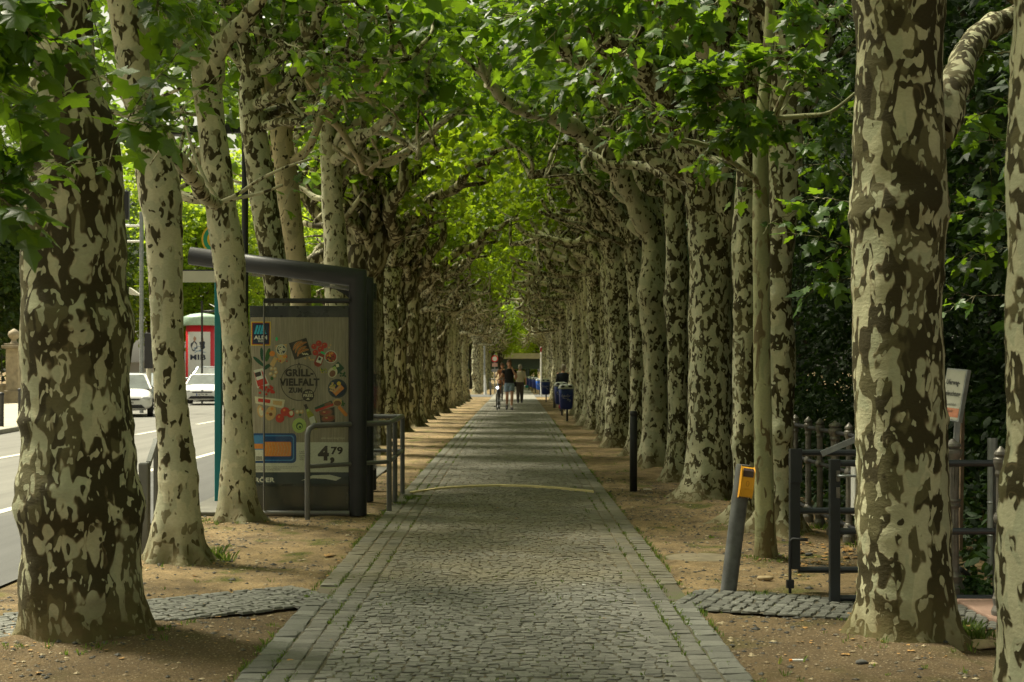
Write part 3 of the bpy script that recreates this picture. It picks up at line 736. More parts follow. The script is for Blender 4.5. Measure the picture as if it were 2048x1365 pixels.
def limb(b, rg2, p, d, L, r0, r1, lift, zt, n=10, step=0.11, wob=0.30, knob=True):
    """gnarled pollard limb; returns samples along it"""
    pts = [Vector(p)]; R = [r0]; d = Vector(d).normalized(); k = max(3, int(L/step))
    side = Vector((rg2.gauss(0, 1), rg2.gauss(0, 1), rg2.gauss(0, 1)))*wob
    for i in range(k):
        f = (i+1)/k
        if i % 3 == 0: side = Vector((rg2.gauss(0, 1), rg2.gauss(0, 1), rg2.gauss(0, 0.8)))*wob
        up = lift*(1.0 if pts[-1].z < zt else -0.6)
        d = (d+side*0.55+Vector((0, 0, up))*0.35).normalized()
        pts.append(pts[-1]+d*step)
        kn = 1+(0.22*abs(noise.noise(pts[-1]*5.0))+0.18*noise.noise(pts[-1]*11.0))
        R.append((r0+(r1-r0)*f)*kn)
    if knob: R[-1] *= 1.25; pts.append(pts[-1]+d*r1*0.7); R.append(r1*0.5)
    b.tube(pts, R, n, 0)
    return pts, d
def crown_frame(b, rg2, base_pts, lean, n_prim, prim_len=(2.0, 2.9), pr=0.095, zt=4.9, up0=0.55, detail=10, outward=2, sub=3):
    """primary, secondary and tertiary limbs; returns twig ends that carry leaves"""
    tips = []
    for i in range(n_prim):
        p = Vector(rg2.choice(base_pts)); inward = i < n_prim-outward
        dy = rg2.uniform(-0.75, 0.75)
        d = Vector((lean*(rg2.uniform(0.55, 0.95) if inward else -rg2.uniform(0.3, 0.8)), dy, up0+rg2.uniform(-0.1, 0.5)))
        L = rg2.uniform(*prim_len)*(1.0 if inward else 0.75); r = pr*rg2.uniform(0.75, 1.15)
        pts, dd = limb(b, rg2, p-d.normalized()*0.08, d, L, r, r*0.5, 0.25, zt+rg2.uniform(-0.3, 0.5), n=detail)
        for j in range(sub+1):
            f = 0.35+0.65*j/sub; q = pts[min(len(pts)-2, int(f*(len(pts)-2)))]
            d2 = Vector((lean*rg2.uniform(-0.5, 0.9), rg2.uniform(-1, 1), rg2.uniform(0.15, 0.95)))
            p2, dd2 = limb(b, rg2, q, d2, rg2.uniform(0.6, 1.25), r*0.42, r*0.24, 0.3, zt+1.0, n=max(5, detail-4), step=0.10, wob=0.42)
            for k in range(3):
                q2 = p2[-2] if k < 2 else p2[len(p2)//2]
                d3 = Vector((rg2.gauss(0, 0.8), rg2.gauss(0, 0.8), rg2.uniform(-0.15, 0.9)))
                p3, dd3 = limb(b, rg2, q2, d3, rg2.uniform(0.35, 0.75), r*0.16, r*0.07, 0.1, zt+2.0, n=4, step=0.12, wob=0.25, knob=False)
                tips.append(p3[-1]); 
                if rg2.random() < 0.6: tips.append(p3[len(p3)//2])
    return tips
def bare_limbs(b, rg2, base_pts, lean, n_, r, zt):
    """old crooked limbs below the leaves, ending in knuckles"""
    for i in range(n_):
        p = Vector(rg2.choice(base_pts)); d = Vector((lean*rg2.uniform(0.35, 1.0), rg2.uniform(-1, 1), rg2.uniform(0.3, 0.9)))
        pts, dd = limb(b, rg2, p, d, rg2.uniform(1.6, 2.7), r*rg2.uniform(.8, 1.1), r*.45, 0.22, zt+rg2.uniform(-.5, .3), n=9, wob=0.50)
        for k in range(3):
            q = pts[rg2.randint(len(pts)//2, len(pts)-2)]
            limb(b, rg2, q, Vector((lean*rg2.uniform(-.3, .8), rg2.uniform(-1, 1), rg2.uniform(0.1, 1))), rg2.uniform(.5, 1.1), r*.5, r*.28, 0.3, zt+.6, n=7, wob=0.55)
def thick(D): return max(5, min(12, int(120/D)))
CR = {}
def finish_tree(root, b, tips, mat, leafm, rng, per, size, tmpl, extra=None, spread=0.34, upper=None):
    b.build('trunk', mat, root)
    tips = [t_+Vector((0, 0, 0.28)) for t_ in tips if t_.z > (4.25 if root.location.y > 14 else 3.75)]
    parts = [leaf_cloud(rng, tips, per, spread, size, tmpl)]
    if upper is not None and len(upper): parts.append(leaf_cloud(rng, upper, 16, 0.6, size*1.15, T_LO, flat=0.5))
    if extra: parts += extra
    V_, F_ = join(parts); np_mesh('crown', V_, F_, leafm, root, origin=ORIG[root.name])
def upper_layer(rng, x0, x1, y0, y1, z0, z1, n_):
    return np.stack([rng.uniform(x0, x1, n_), rng.uniform(y0, y1, n_), rng.uniform(z0, z1, n_)], 1)
def sprig(b, rg2, rng, a, c, size, n_leaf, r=0.006, tmpl=T_HI, droop=0.5, up=1.0, sub=2, spread=1.0):
    """a leafy shoot from a to c: twig, side shoots, petioles and individual leaves"""
    a = Vector(a); c = Vector(c); L = (c-a).length; k = 7; parts = []
    sag = Vector((rg2.gauss(0, .04), rg2.gauss(0, .04), 0.08*L))
    pts = [a.lerp(c, i/k)+sag*math.sin(PI*i/k)+Vector((rg2.gauss(0, .008), rg2.gauss(0, .008), rg2.gauss(0, .008))) for i in range(k+1)]
    b.tube(pts, [r*(1-0.6*i/k) for i in range(k+1)], 5, 0)
    Ps = []; Ts = []; Ns = []; Ss = []
    def put(q, d, s):
        d = Vector(d).normalized(); pl = s*0.45; e = q+d*pl; e.z -= pl*0.25
        b.tube([q, (q+e)/2+Vector((0, 0, pl*.1)), e], [0.0022, 0.0018, 0.0015], 3, 0, cap=False)
        Ps.append(e); tp = Vector((d.x, d.y, d.z-droop+rg2.gauss(0, .2))); Ts.append(tp)
        Ns.append(Vector((rg2.gauss(0, .3), rg2.gauss(0, .3)-0.25, up))); Ss.append(s)
    ax = (c-a).normalized()
    for i in range(n_leaf):
        f = 0.12+0.88*(i+rg2.random()*0.6)/n_leaf; j = min(k-1, int(f*k)); q = pts[j].lerp(pts[j+1], f*k-j if f*k-j <= 1 else 1)
        ang = i*2.4+rg2.uniform(-.3, .3); u = ax.orthogonal().normalized(); v = ax.cross(u)
        d = (u*math.cos(ang)+v*math.sin(ang))*spread+ax*0.55
        put(q, d, size*rg2.uniform(0.55, 1.15)*(1-0.35*(f > 0.93)))
    put(pts[-1], ax, size*0.8)
    V_, F_ = leaves(np.array([tuple(p) for p in Ps]), np.array([tuple(p) for p in Ts]), np.array([tuple(p) for p in Ns]), np.array(Ss), tmpl)
    parts.append((V_, F_))
    for s in range(sub):
        f = rg2.uniform(0.25, 0.85); q = pts[int(f*k)]; d = (ax+Vector((rg2.gauss(0, .7), rg2.gauss(0, .6), rg2.gauss(0, .45)))).normalized()
        parts += sprig(b, rg2, rng, q, q+d*L*rg2.uniform(0.3, 0.5), size*0.85, max(3, n_leaf//2), r*0.6, tmpl, droop, up, 0, spread)
    return parts
def px_trunk(D, rows, base_y=None, ztop=None):
    """silhouette rows (y, xl, xr) measured on the trunk -> real centre line and radii at distance D"""
    out = []
    for y, xl, xr in rows:
        p = P((xl+xr)/2, y, D); out.append((p.x, D, p.z, (xr-xl)/2*D/F))
    return out

GL = 'plane trees in the left row of the avenue'; GR = 'plane trees in the right row of the avenue'
def near_tree(label, grp, D, rows, mat, seed, lean, zfork, nprim=5, pr=0.09, leafn=9, knots=(), flare=0.5, spr=(), up_n=110, prim_len=(2.0, 2.9), size=0.15, lump=0.055, outward=3, extra_limbs=(), zt=4.9, cut=True, roots=6, leafm='leaf_near', rings=()):
    rg2 = random.Random(seed); rng = np.random.default_rng(seed)
    pts = px_trunk(D, rows); pts.sort(key=lambda q: q[2])
    z_low = pts[0][2]
    if z_low > 0.0: pts.insert(0, (pts[0][0], D, -0.05, pts[0][3]))
    else: pts[0] = (pts[0][0], D, -0.05, pts[0][3])
    root = thing('plane_tree', label, 'tree', (pts[1][0], D, 0), grp)
    b = MB(); hi = D < 14
    trunk_mesh(b, pts, seed, nseg=44 if hi else 26, step=0.03 if hi else 0.05, flare=flare, knots=knots, lump=lump, roots=roots, rings=rings)
    top = Vector(pts[-1][:3]); base_pts = [top]
    for q in pts:
        if q[2] > zfork: base_pts.append(Vector(q[:3]))
    tips = []
    for (px0, py0, D0, r0), *rest in extra_limbs:     # measured limbs
        seq = [(px0, py0, D0, r0)]+rest
        cps = [(*P(x, y, d), r) for x, y, d, r in seq]
        sm = catmull(cps, 0.06)
        b.tube([p+Vector((noise.noise(p*6)*0.03, 0, noise.noise(p*7+Vector((9, 0, 0)))*0.03)) for p, r in sm], [r*(1+0.25*abs(noise.noise(p*7))+0.15*noise.noise(p*14)) for p, r in sm], 12, 0)
        e = Vector(cps[-1][:3])
        for k in range(4):
            d = Vector((rg2.gauss(0, 0.7)+lean*0.3, rg2.gauss(0, 0.7), rg2.uniform(0, 0.9)))
            p2, dd = limb(b, rg2, e, d, rg2.uniform(0.5, 1.0), rest[-1][3]*0.6, rest[-1][3]*0.3, 0.3, 6, n=7, wob=0.4)
            tips += [p2[-1], p2[len(p2)//2]]
    tips += crown_frame(b, rg2, base_pts, lean, nprim, prim_len, pr, zt=zt, detail=thick(D)+2, outward=outward, up0=0.75)
    if D >= 14: bare_limbs(b, rg2, base_pts, lean, 4, pr*0.8, 4.6)
    parts = []
    for s_ in spr: parts += sprig(b, rg2, rng, *s_)
    cx = top.x
    ul = upper_layer(rng, min(cx, cx+lean*3.2)-(1.2 if lean > 0 else 0.6), max(cx, cx+lean*3.2)+(1.2 if lean < 0 else 0.6), D-1.5, D+1.5, 5.2, 7.4, up_n)
    if lean > 0: ul = np.concatenate([ul, upper_layer(rng, cx-2.8, cx-0.2, D-(1.5 if D > 9 else 3), D+1.5, 4.6 if D < 11 else 4.2, 8.2, 60 if D > 9 else 110)])  # street-side foliage; over the nearest tree an unseen layer added for shade
    tm = T_HI if D < 12 else T_MD
    finish_tree(root, b, tips, M[mat], M[leafm], rng, leafn, size, tm, parts, upper=ul)
    return root
S = lambda x0, y0, x1, y1, D, size=0.13, nl=9, r=0.006, D1=None, sub=2, droop=0.5, up=1.0: (P(x0, y0, D), P(x1, y1, D1 or D), size, nl, r, T_HI, droop, up, sub)
# ---- left row, nearest first
near_tree('thickest mottled plane trunk at the lower left edge, with a bulging waist and spreading root', GL, 7.54,
  [(1290, 70, 285), (1180, 50, 278), (1100, 47, 276), (1030, 40, 276), (985, 42, 270), (900, 47, 262), (820, 52, 258), (760, 50, 256), (690, 44, 262), (640, 47, 258), (560, 44, 248), (500, 48, 250), (440, 46, 246), (330, 42, 243), (250, 42, 232), (190, 55, 210), (120, 70, 190), (0, 76, 182), (-200, 72, 176)],
  'bark_a', 3, 1, 3.6, rings=((0.70, .10, .022), (1.66, .08, .016), (2.36, .03, .012), (1.1, .04, .008)), up_n=90, leafn=5, nprim=4, flare=0.26, lump=0.045, size=0.14,
  knots=((1.66, 4.5, 0.10, 0.055), (1.68, 5.15, 0.06, 0.045), (0.72, 4.9, 0.13, 0.05), (0.27, 5.2, 0.05, 0.05), (1.02, 5.0, 0.05, 0.02), (0.75, 3.6, 0.12, 0.02)),
  spr=[S(-80, 60, 120, 95, 5.6, .14, 10), S(-90, 340, 215, 150, 5.9, .13, 8, .004), S(-90, 190, 70, 255, 5.5, .15, 9), S(-80, 380, 60, 440, 5.4, .14, 9), S(-60, -40, 70, 70, 5.5, .15, 10), S(-80, 500, 40, 330, 5.6, .14, 8),
       S(30, 410, 215, 318, 6.5, .12, 5, .004, sub=0), S(40, 430, 120, 320, 6.3, .14, 6, .004, sub=1), S(200, -60, 214, 150, 7.0, .10, 6, .004, sub=0), S(215, 330, 345, 120, 6.9, .15, 11, .004, sub=3), S(230, 250, 330, 250, 6.8, .14, 8, .004), S(290, -60, 330, 60, 6.8, .13, 8, .004),
       S(-60, 140, 40, 20, 5.6, .15, 9), S(-50, 250, 20, 400, 5.5, .15, 9), S(120, -60, 60, 30, 6, .14, 8), S(-60, -90, 60, 10, 5.9, .15, 9, sub=2), S(-80, 20, 60, 130, 5.7, .15, 10, sub=3), S(-80, 120, 50, 190, 5.8, .15, 8, sub=2)])
near_tree('slim pale plane trunk leaning left, between the thick left trunk and the shelter', GL, 10.4,
  [(1130, 293, 402), (1060, 305, 400), (980, 318, 396), (900, 318, 388), (800, 310, 374), (700, 305, 368), (600, 300, 366), (500, 293, 365), (420, 285, 362), (350, 272, 354), (260, 262, 325), (180, 240, 305), (90, 228, 295), (0, 215, 290), (-160, 195, 275)],
  'bark_pale', 5, 1, 3.8, rings=((2.62, .06, .012), (2.2, .02, .006), (1.9, .02, .006), (1.55, .02, .006), (0.6, .05, .010), (1.1, .03, .006)), up_n=60, leafn=5, nprim=3, flare=0.45, lump=0.03, size=0.14, extra_limbs=([(345, 300, 10.4, .05), (380, 350, 10.8, .055), (415, 400, 11.4, .05), (440, 405, 12, .03)],),
  spr=[S(300, 330, 420, 160, 9.6, .13, 9, sub=2), S(330, -40, 400, 80, 9.8, .14, 10, sub=3), S(410, -40, 340, 60, 9.9, .14, 10, sub=3)])
near_tree('slim pale trunk right beside the shelter poster, forking into knobby limbs at the top', GL, 13.1,
  [(1052, 432, 525), (1000, 438, 512), (900, 445, 508), (800, 447, 503), (700, 446, 500), (600, 436, 492), (500, 424, 489), (400, 409, 470), (330, 402, 462), (250, 396, 450), (190, 388, 445), (140, 384, 442), (120, 390, 436)],
  'bark_pale', 6, 1, 3.9, rings=((3.0, .05, .010), (2.75, .02, .006), (2.4, .02, .006), (1.95, .03, .006), (1.3, .02, .006)), up_n=40, leafn=8, nprim=2, pr=.06, flare=0.4, lump=0.03, prim_len=(1.2, 1.9),
  extra_limbs=([(418, 150, 13.1, .12), (432, 110, 13.0, .09), (460, 70, 12.9, .075), (495, 35, 12.8, .07), (540, -30, 12.6, .05)], [(405, 150, 13.1, .10), (365, 95, 13.2, .06), (310, 108, 13.2, .045)], [(405, 300, 13.1, .06), (370, 345, 13.2, .055), (330, 270, 13.3, .05), (270, 235, 13.4, .04)], [(430, 380, 13.1, .05), (390, 400, 13, .045), (350, 380, 13.1, .04)]),
  spr=[S(560, 440, 585, 370, 12.5, .13, 3, .004, sub=0), S(600, 330, 640, 190, 12.6, .14, 9, sub=3), S(560, 80, 660, 170, 12.2, .14, 10, sub=3)])
near_tree('dark mottled trunk rising behind the shelter roof tube, crowned with candelabra limbs', GL, 15.5,
  [(1010, 540, 612), (850, 540, 595), (700, 532, 582), (590, 529, 578), (500, 517, 568), (440, 506, 560), (330, 490, 545), (250, 480, 532), (190, 478, 524), (150, 484, 518)],
  'bark_c', 7, 1, 3.9, up_n=60, leafn=15, nprim=4, pr=.07, lump=.04,
  extra_limbs=([(502, 170, 15.5, .13), (500, 120, 15.4, .10), (480, 60, 15.3, .07), (450, 10, 15.2, .05)], [(505, 150, 15.5, .09), (560, 112, 15.2, .065), (610, 80, 15, .055), (640, 20, 14.8, .05), (655, -40, 14.6, .04)], [(505, 210, 15.5, .08), (560, 180, 15.1, .05), (610, 90, 15.0, .045), (600, 30, 14.9, .04)], [(515, 260, 15.5, .06), (560, 245, 15.2, .045), (620, 240, 15, .04)]))
near_tree('smooth buff coloured trunk tight behind the dark mottled one above the shelter roof', GL, 18.2,
  [(960, 575, 640), (700, 580, 626), (590, 580, 622), (500, 566, 612), (430, 556, 604), (330, 548, 592), (250, 540, 582), (200, 545, 578)],
  'bark_buff', 8, 1, 3.7, up_n=80, leafn=15, nprim=5, pr=.07, lump=.05,
  extra_limbs=([(562, 230, 18.2, .13), (540, 170, 18.2, .10), (520, 110, 18.1, .07)], [(565, 250, 18.2, .08), (640, 220, 17.9, .05), (690, 180, 17.6, .045), (730, 60, 17.2, .04)]))
near_tree('pale trunk third from right above the shelter roof, ringed by curling branches', GL, 21.0,
  [(930, 650, 705), (700, 652, 698), (590, 650, 697), (500, 647, 694), (400, 644, 686), (320, 640, 680), (270, 640, 676)],
  'bark_pale', 9, 1, 3.7, up_n=90, leafn=15, nprim=6, pr=.075, lump=.07,
  extra_limbs=([(658, 300, 21, .12), (650, 230, 20.8, .09), (600, 190, 20.6, .06), (575, 150, 20.5, .04)], [(660, 330, 21, .09), (710, 285, 20.6, .065), (760, 250, 20.3, .055), (810, 205, 20, .05), (852, 175, 19.8, .045), (855, 130, 19.6, .04)]))
# ---- right row
near_tree('shadowed trunk cut by the right edge of the photo, nearest of all', GR, 5.3,
  [(1400, 2002, 2310), (1100, 2002, 2290), (900, 2018, 2280), (700, 2010, 2275), (500, 2020, 2280), (300, 2022, 2280), (0, 2030, 2280), (-300, 2035, 2270)],
  'bark_c', 12, -1, 3.6, up_n=100, leafn=4, nprim=3, lump=0.045, flare=0.3, knots=((1.0, 3.3, 0.06, 0.03),), outward=1)
near_tree('big mottled plane trunk in front of the gate at right', GR, 7.45,
  [(1290, 1722, 1912), (1200, 1722, 1902), (1100, 1718, 1898), (1000, 1716, 1896), (900, 1714, 1894), (800, 1710, 1890), (700, 1706, 1886), (600, 1706, 1882), (500, 1706, 1888), (430, 1706, 1892), (380, 1710, 1892), (300, 1708, 1890), (200, 1712, 1884), (100, 1712, 1882), (0, 1706, 1886), (-200, 1700, 1890)],
  'bark_a', 14, -1, 3.6, rings=((2.22, .035, .016), (2.30, .02, .01), (1.90, .03, .008)), up_n=80, leafn=4, nprim=4, lump=0.03, flare=0.28, size=.14,
  knots=((2.22, 3.35, 0.05, 0.02), (1.02, 3.3, 0.05, 0.02), (0.40, 3.35, 0.04, 0.015), (1.90, 4.9, 0.06, 0.012)),
  extra_limbs=([(1868, 275, 7.5, .10), (1905, 180, 7.7, .085), (1932, 105, 8.1, .07), (1975, 60, 8.5, .07), (2060, 20, 9.0, .06)],),
  spr=[S(1735, 520, 1580, 470, 9.0, .125, 8, .004, sub=2), S(1730, 470, 1610, 600, 9.0, .12, 9, .004, sub=2), S(1740, 420, 1600, 400, 9.0, .13, 8, .004), S(1740, 560, 1670, 560, 8.9, .125, 6, .004, sub=1),
       S(2070, 440, 1905, 430, 7.7, .15, 9, .004), S(2070, 500, 1925, 510, 7.7, .15, 8, .004, sub=1), S(2080, 330, 1925, 280, 7.9, .15, 9, .004), S(2060, 200, 1920, 260, 7.9, .14, 8, .004), S(2060, 100, 1900, 130, 8.2, .14, 8), S(2060, 590, 1900, 620, 8.8, .10, 5, .003, sub=1)])
rt = near_tree('mottled trunk with a round burl, directly behind the slender young tree', GR, 12.3,
  [(1075, 1500, 1610), (1000, 1518, 1594), (900, 1522, 1586), (800, 1524, 1588), (700, 1524, 1590), (600, 1525, 1584), (500, 1527, 1588), (400, 1530, 1600), (300, 1534, 1606), (235, 1536, 1606), (180, 1540, 1606)],
  'bark_c', 15, -1, 3.4, up_n=40, leafn=16, nprim=4, flare=0.5, lump=0.04, knots=((0.88, 4.9, 0.09, 0.06), (2.0, 4.6, 0.08, 0.03)),
  spr=[S(1700, 350, 1600, 330, 10.5, .13, 9), S(1720, 260, 1640, 170, 10.8, .14, 10), S(1700, 60, 1620, 20, 10.6, .14, 10), S(1690, 160, 1610, 110, 10.6, .14, 9)])
near_tree('pale mottled trunk just left of the young tree, behind the amber signal box', GR, 13.0,
  [(1062, 1438, 1545), (1000, 1466, 1522), (900, 1466, 1520), (800, 1466, 1518), (700, 1466, 1520), (600, 1466, 1522), (500, 1464, 1522), (400, 1470, 1516), (300, 1476, 1512), (240, 1478, 1508), (200, 1482, 1504)],
  'bark_b', 16, -1, 3.4, up_n=50, leafn=13, nprim=4, flare=0.55, lump=0.05, knots=((1.95, 3.8, 0.09, 0.03), (0.75, 3.4, 0.08, 0.03)),
  extra_limbs=([(1490, 260, 13, .10), (1470, 170, 12.9, .12), (1400, 80, 12.6, .11), (1330, 10, 12.3, .10), (1250, -60, 12, .08)],))
near_tree('broad heavily speckled trunk in the right row with a wide flaring foot', GR, 15.4,
  [(1000, 1356, 1462), (960, 1366, 1462), (900, 1373, 1464), (800, 1377, 1464), (700, 1377, 1463), (600, 1378, 1464), (520, 1378, 1470), (470, 1376, 1468), (420, 1374, 1450), (360, 1376, 1430)],
  'bark_b', 17, -1, 3.0, up_n=70, leafn=14, nprim=5, pr=.09, flare=0.5, lump=0.045,
  extra_limbs=([(1410, 430, 15.4, .19), (1395, 340, 15.2, .16), (1345, 230, 15, .14), (1280, 130, 14.6, .12), (1205, 75, 14.2, .08)], [(1440, 520, 15.4, .12), (1450, 430, 15.2, .10), (1452, 330, 15.1, .09), (1460, 220, 15, .07)]))
near_tree('narrow trunk between the broad speckled one and the burly one in the right row', GR, 17.9,
  [(965, 1325, 1384), (900, 1334, 1378), (800, 1336, 1376), (700, 1335, 1376), (600, 1330, 1376), (500, 1332, 1374), (400, 1328, 1372), (300, 1325, 1370), (250, 1330, 1366)],
  'bark_c', 18, -1, 3.2, up_n=80, leafn=14, nprim=5, pr=.08, flare=0.6, lump=0.07, knots=((2.3, 3.6, 0.1, 0.04),),
  extra_limbs=([(1348, 300, 17.9, .13), (1325, 260, 17.7, .12), (1275, 215, 17.5, .11), (1215, 160, 17, .10), (1150, 110, 16.7, .09), (1090, 85, 16.5, .06)],))
near_tree('pale knotty trunk with swollen shoulders and a long limb arching over the path', GR, 20.6,
  [(935, 1278, 1342), (860, 1286, 1336), (760, 1286, 1336), (680, 1285, 1334), (620, 1280, 1340), (580, 1276, 1342), (540, 1282, 1334), (490, 1284, 1330), (430, 1278, 1322), (380, 1268, 1310)],
  'bark_pale', 19, -1, 3.2, up_n=90, leafn=14, nprim=5, pr=.08, flare=0.6, lump=0.09, knots=((2.4, 4.3, 0.12, 0.06), (2.5, 3.4, 0.12, 0.06)),
  extra_limbs=([(1300, 470, 20.6, .17), (1255, 370, 20.3, .15), (1190, 290, 20, .13), (1110, 235, 19.5, .11), (1030, 215, 19, .08), (975, 165, 18.6, .06)],))
near_tree('slim pale trunk left of the knotty one, behind the dark bollard', GR, 23.2,
  [(912, 1250, 1298), (850, 1258, 1292), (700, 1260, 1292), (600, 1256, 1290), (500, 1250, 1288), (430, 1250, 1284)],
  'bark_b', 20, -1, 3.2, up_n=100, leafn=15, nprim=6, pr=.085, flare=0.6, lump=0.08,
  extra_limbs=([(1272, 480, 23, .15), (1240, 430, 23, .12), (1195, 380, 22.8, .11), (1130, 345, 22.5, .09), (1060, 352, 22, .06)],))
# ---- the young tree
def young():
    rg2 = random.Random(31); rng = np.random.default_rng(31); D = 10.5
    root = thing('young_plane_tree', 'slender smooth young tree with olive bark, right of the leaning grey post', 'tree', (G(1534, 1121).x, D, 0))
    b = MB()
    pts = px_trunk(D, [(1125, 1512, 1556), (1060, 1511, 1550), (950, 1509, 1546), (850, 1508, 1544), (700, 1507, 1541), (560, 1506, 1540), (470, 1505, 1540), (400, 1505, 1538), (300, 1506, 1536), (240, 1510, 1536), (150, 1520, 1544), (60, 1528, 1550), (-60, 1534, 1554)])
    pts.sort(key=lambda q: q[2]); pts[0] = (pts[0][0], D, -0.03, pts[0][3])
    trunk_mesh(b, pts, 31, nseg=28, step=0.03, flare=0.12, lump=0.02, roots=4, wrinkle=0.006)
    def br(seq):
        cps = [(*P(x, y, d), r) for x, y, d, r in seq]; sm = catmull(cps, 0.05)
        b.tube([p for p, r in sm], [r for p, r in sm], 8, 0)
    br([(1522, 365, 10.5, .022), (1480, 335, 10.4, .020), (1420, 295, 10.2, .018), (1360, 278, 10.0, .015), (1300, 262, 9.9, .012), (1230, 215, 9.7, .008)])
    br([(1530, 300, 10.45, .02), (1545, 245, 10.3, .028), (1580, 160, 10.1, .016), (1612, 100, 10, .012)])
    br([(1540, 238, 10.3, .022), (1610, 232, 10.2, .018), (1660, 225, 10.1, .014), (1712, 185, 10.0, .01)])
    br([(1535, 240, 10.3, .018), (1480, 230, 10.1, .015), (1420, 205, 9.9, .01), (1350, 190, 9.7, .008)])
    br([(1525, 260, 10.4, .016), (1440, 200, 9.9, .012), (1400, 120, 9.6, .008)])
    parts = []
    for a in [S(1420, 215, 1350, 130, 9.6, .15, 12, sub=4), S(1480, 225, 1420, 110, 9.6, .15, 12, sub=4), S(1540, 230, 1490, 100, 9.8, .15, 13, sub=4), S(1580, 160, 1560, 70, 9.8, .15, 12, sub=3), S(1560, 220, 1620, 130, 9.9, .14, 12, sub=3), S(1610, 232, 1650, 300, 10, .13, 8, sub=2),
              S(1520, 260, 1450, 270, 9.9, .14, 11, sub=3), S(1440, 240, 1370, 220, 9.8, .14, 10, sub=3), S(1360, 278, 1310, 230, 9.8, .13, 8, sub=2), S(1420, 296, 1400, 350, 10, .12, 6, sub=1), S(1300, 262, 1220, 280, 9.8, .13, 8, sub=2), S(1300, 262, 1270, 200, 9.7, .13, 8, sub=2), S(1230, 215, 1150, 160, 9.5, .13, 9, sub=3),
              S(1480, 340, 1420, 330, 10.2, .12, 6, sub=1), S(1660, 225, 1690, 300, 10, .13, 8, sub=2), S(1524, 470, 1600, 420, 10.4, .12, 5, .004, sub=0), S(1515, 370, 1470, 400, 10.4, .10, 3, .004, sub=0), S(1500, 200, 1540, 290, 9.8, .15, 9, sub=3), S(1470, 180, 1500, 260, 9.6, .15, 9, sub=3),
              # overhead spray at the top centre
              S(1330, -60, 1080, 90, 8.7, .15, 12, .007, sub=5), S(1380, -50, 1180, 40, 8.6, .15, 11, sub=4), S(1250, -50, 1030, 60, 8.8, .15, 11, sub=4), S(1160, 20, 1010, 130, 9, .14, 10, sub=3), S(1400, -40, 1300, 90, 8.8, .15, 11, sub=4), S(1460, -40, 1400, 60, 9, .14, 10, sub=3),
              S(1280, 60, 1180, 200, 9.2, .14, 10, sub=4), S(1200, 90, 1090, 240, 9.4, .13, 9, sub=3), S(1560, -40, 1620, 60, 9, .14, 10, sub=3), S(1100, 10, 960, 60, 9, .14, 9, sub=3)]:
        parts += sprig(b, rg2, rng, *a)
    b.build('trunk', M['bark_young'], root); V_, F_ = join(parts); np_mesh('crown', V_, F_, M['leaf_near'], root, origin=ORIG[root.name])
young()
# ---- farther trees: variants of the same pollarded habit, copied down both rows
def template(seed, r, h, mat, rt_=6):
    rg2 = random.Random(seed); rng = np.random.default_rng(seed)
    root = thing('plane_tree', 'x', 'tree', (0, 0, 0)); b = MB()
    kn = lambda a: 1+rg2.uniform(-a, a)
    pts = [(0, 0, -0.05, r*1.08)]+[(rg2.gauss(0, 0.03), rg2.gauss(0, 0.02), h*k/6, r*kn(0.08)) for k in range(1, 7)]
    pts[-1] = (0.05, 0, h, r*0.95)
    trunk_mesh(b, pts, seed, nseg=22, step=0.06, flare=0.55, lump=0.09, roots=rt_, knots=[(rg2.uniform(0.5, h), rg2.uniform(0, 6.28), rg2.uniform(.07, .14), rg2.uniform(0.03, 0.08)) for _ in range(9)])
    top = Vector(pts[-1][:3]); mid = Vector(pts[-2][:3]); bp = [top, top, top+Vector((0, 0, -0.2)), mid]
    tips = crown_frame(b, rg2, bp, 1, 7, (2.4, 3.4), r*0.62, zt=4.7, up0=0.7, detail=9, outward=2, sub=2)
    bare_limbs(b, rg2, bp, 1, 4, r*0.42, 4.5)
    tips = [t_+Vector((0, 0, 0.35)) for t_ in tips if t_.z > 3.9]
    ul = upper_layer(rng, -1.6, 3.2, -1.5, 1.5, 5.0, 7.2, 100)
    b.build('trunk', mat, root)
    V_, F_ = join([leaf_cloud(rng, tips, 26, 0.42, 0.15, T_MD), leaf_cloud(rng, ul, 16, 0.6, 0.17, T_LO, flat=0.5)])
    np_mesh('crown', V_, F_, M['leaf'], root)
    return root
TT = [template(101, .235, 3.6, M['bark_dark']), template(102, .20, 3.5, M['bark_b']), template(103, .22, 3.5, M['bark_c']), template(104, .18, 3.7, M['bark_b']), template(105, .24, 3.6, M['bark_dark']), template(106, .20, 3.6, M['bark_pale'])]
used = set()
def place_tree(k, x, y, rz, label, grp, s=1.0):
    o = TT[k] if k not in used else copy_tree(TT[k])
    used.add(k); o.location = (x, y, 0); o.rotation_euler = (0, 0, rz); o.scale = (s, s, s)
    o['label'] = label; o['group'] = grp; o['category'] = 'tree'
rg3 = random.Random(77)
def rowx(side, D):
    if side < 0: return -2.62+max(0, D-30)*0.0085
    return 2.05+max(0, D-24)*0.0045
far_l = 'mottled plane trunk in the dense left row between the bus shelter and the walkers'
far_r = 'mottled plane trunk in the dense right row behind the blue bins'
end_l = 'distant plane tree past the bright crossing, left of the path'
end_r = 'distant plane tree past the bright crossing, right of the path'
D = 24.0; i = 0
seq = [4, 0, 2, 4, 0, 1, 0, 3, 4, 2, 5, 5, 3, 1, 5, 3, 1, 2]
while D < 73:
    lb = {0: 'plane trunk mostly hidden by the shelter posts, with a curled limb stub', 2: 'dark rough trunk immediately right of the shelter posts, flaring at the foot'}.get(i, far_l)
    place_tree(seq[i % len(seq)], rowx(-1, D)+rg3.uniform(-.07, .07), D, rg3.uniform(-.3, .3), lb, GL, rg3.uniform(0.94, 1.08)); D += rg3.uniform(2.5, 3.1); i += 1
